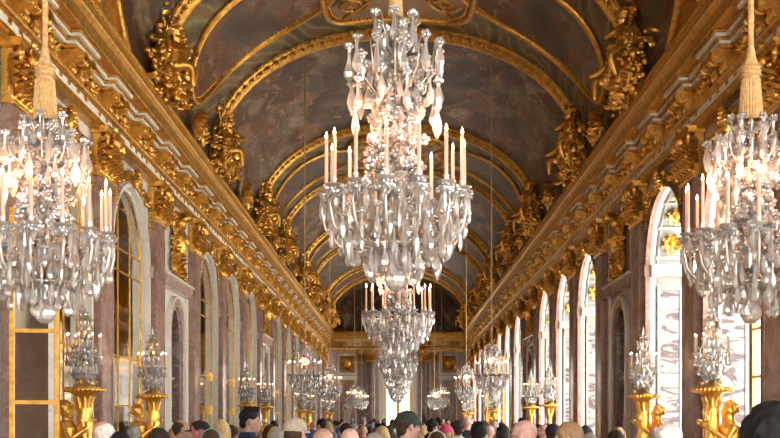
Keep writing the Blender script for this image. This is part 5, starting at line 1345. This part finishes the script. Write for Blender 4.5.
def candelabrum(label, loc, ph, group):
    t = thing('candelabrum', label, 'candelabrum', loc, ph, group, (1.0, 1.0, 1.08))
    link('base', CMM['base'], t); link('stem', CMM['stem'], t); stuff(link('pendants', CMM['pendants'], t))
    for k in range(8):
        a = 2*PI*k/8; link('arm', CMM['arm'], t, None, (0, 0, a))
        c = link('candle', CDL, t, (0.235*cos(a), 0.235*sin(a), 0.455), None, (0.85, 0.85, 0.66)); link('flame', FLM, c, (0, 0, 0.306), None, (0.8, 0.8, 0.9))
TX = 4.35
for side, sn in ((-1, 'left'), (1, 'right')):
    ys = [(14.55, 1), (18.6, 1), (30.2, 0), (34.4, 0), (47.1, 0), (51.3, 1), (63.5, 0), (67.7, 1)]
    for k, (y, fig) in enumerate(ys):
        x = side*TX
        if fig: lb = 'gilded child-figure torchère with a broad bowl, %s along the %s wall' % (ORD[k], sn)
        else: lb = 'gilded baluster torchère with a flared bowl, %s along the %s wall' % (ORD[k], sn)
        t = thing('torchere', lb, 'torchere', (x, y, 0), 0 if side > 0 else PI, 'torchères of the %s wall' % sn)
        link('bowl', TM['bowl'], t)
        if fig:
            link('base', TM['base'], t); link('cornucopia', TM['cornucopia'], t); f = link('figure', TM['figure'], t)
            if side < 0: f.scale = (1, 1, 1)
        else: link('stem', TM['stem'], t)
        candelabrum('crystal candelabrum with lit candles on the %s torchère of the %s wall' % (ORD[k], sn), (x, y, 2.155), 0.3*k, 'candelabra of the %s wall' % sn)

# ------------------------------------------------------------------ open mirrored door leaf and open casement
t = thing('mirrored_door', 'gilt-framed mirrored door leaf standing open at the left edge', 'door', (-5.03, 13.60, 0), 0.165)
f = MB(); g = MB(); W_, H_ = 0.62, 4.45
for x, w in ((0.03, 0.06), (W_-0.03, 0.06)): f.box((x, 0, H_/2), (w, 0.06, H_))
f.box((W_-0.10, -0.004, H_/2), (0.07, 0.05, H_), 1)
for z in (0.3, 1.12, 1.93, 2.86, 3.8, H_-0.04): f.box((W_/2, -0.01, z), (W_, 0.05, 0.05))
f.box((W_/2, 0.012, 0.15), (W_, 0.03, 0.3), 1); f.build('frame', ['old_gold', 'white_marble'], t)
rr = random.Random(1)
for a, b in ((0.3, 1.12), (1.12, 1.93), (1.93, 2.86), (2.86, 3.8), (3.8, H_)):
    tl = rr.uniform(-.01, .01); g.box((W_/2-0.04, 0.0, (a+b)/2), (W_-0.16, 0.02, b-a-0.04), 0, Matrix.Translation((0, 0, 0)) @ Matrix.Rotation(tl, 4, 'Z'))
g.box((W_/2, 0.035, H_/2), (W_, 0.02, H_), 1); g.build('mirror_panes', ['old_mirror', 'ochre_wood'], t)
for k, (y, sgn) in enumerate(((50.6, 1),)):
    t = thing('window_casement', 'ochre glazed casement standing open into the hall on the right', 'casement', (5.12, y, 0), PI)
    f = MB(); g = MB(); casement(f, g, Matrix(((1, 0, 0, 0.42), (0, 0, 1, 0), (0, 1, 0, 0), (0, 0, 0, 1))), 0.42, 0.35, 4.7, 0, 2, 6); f.build('frame', 'ochre_wood', t); g.build('pane', 'window_glass', t)
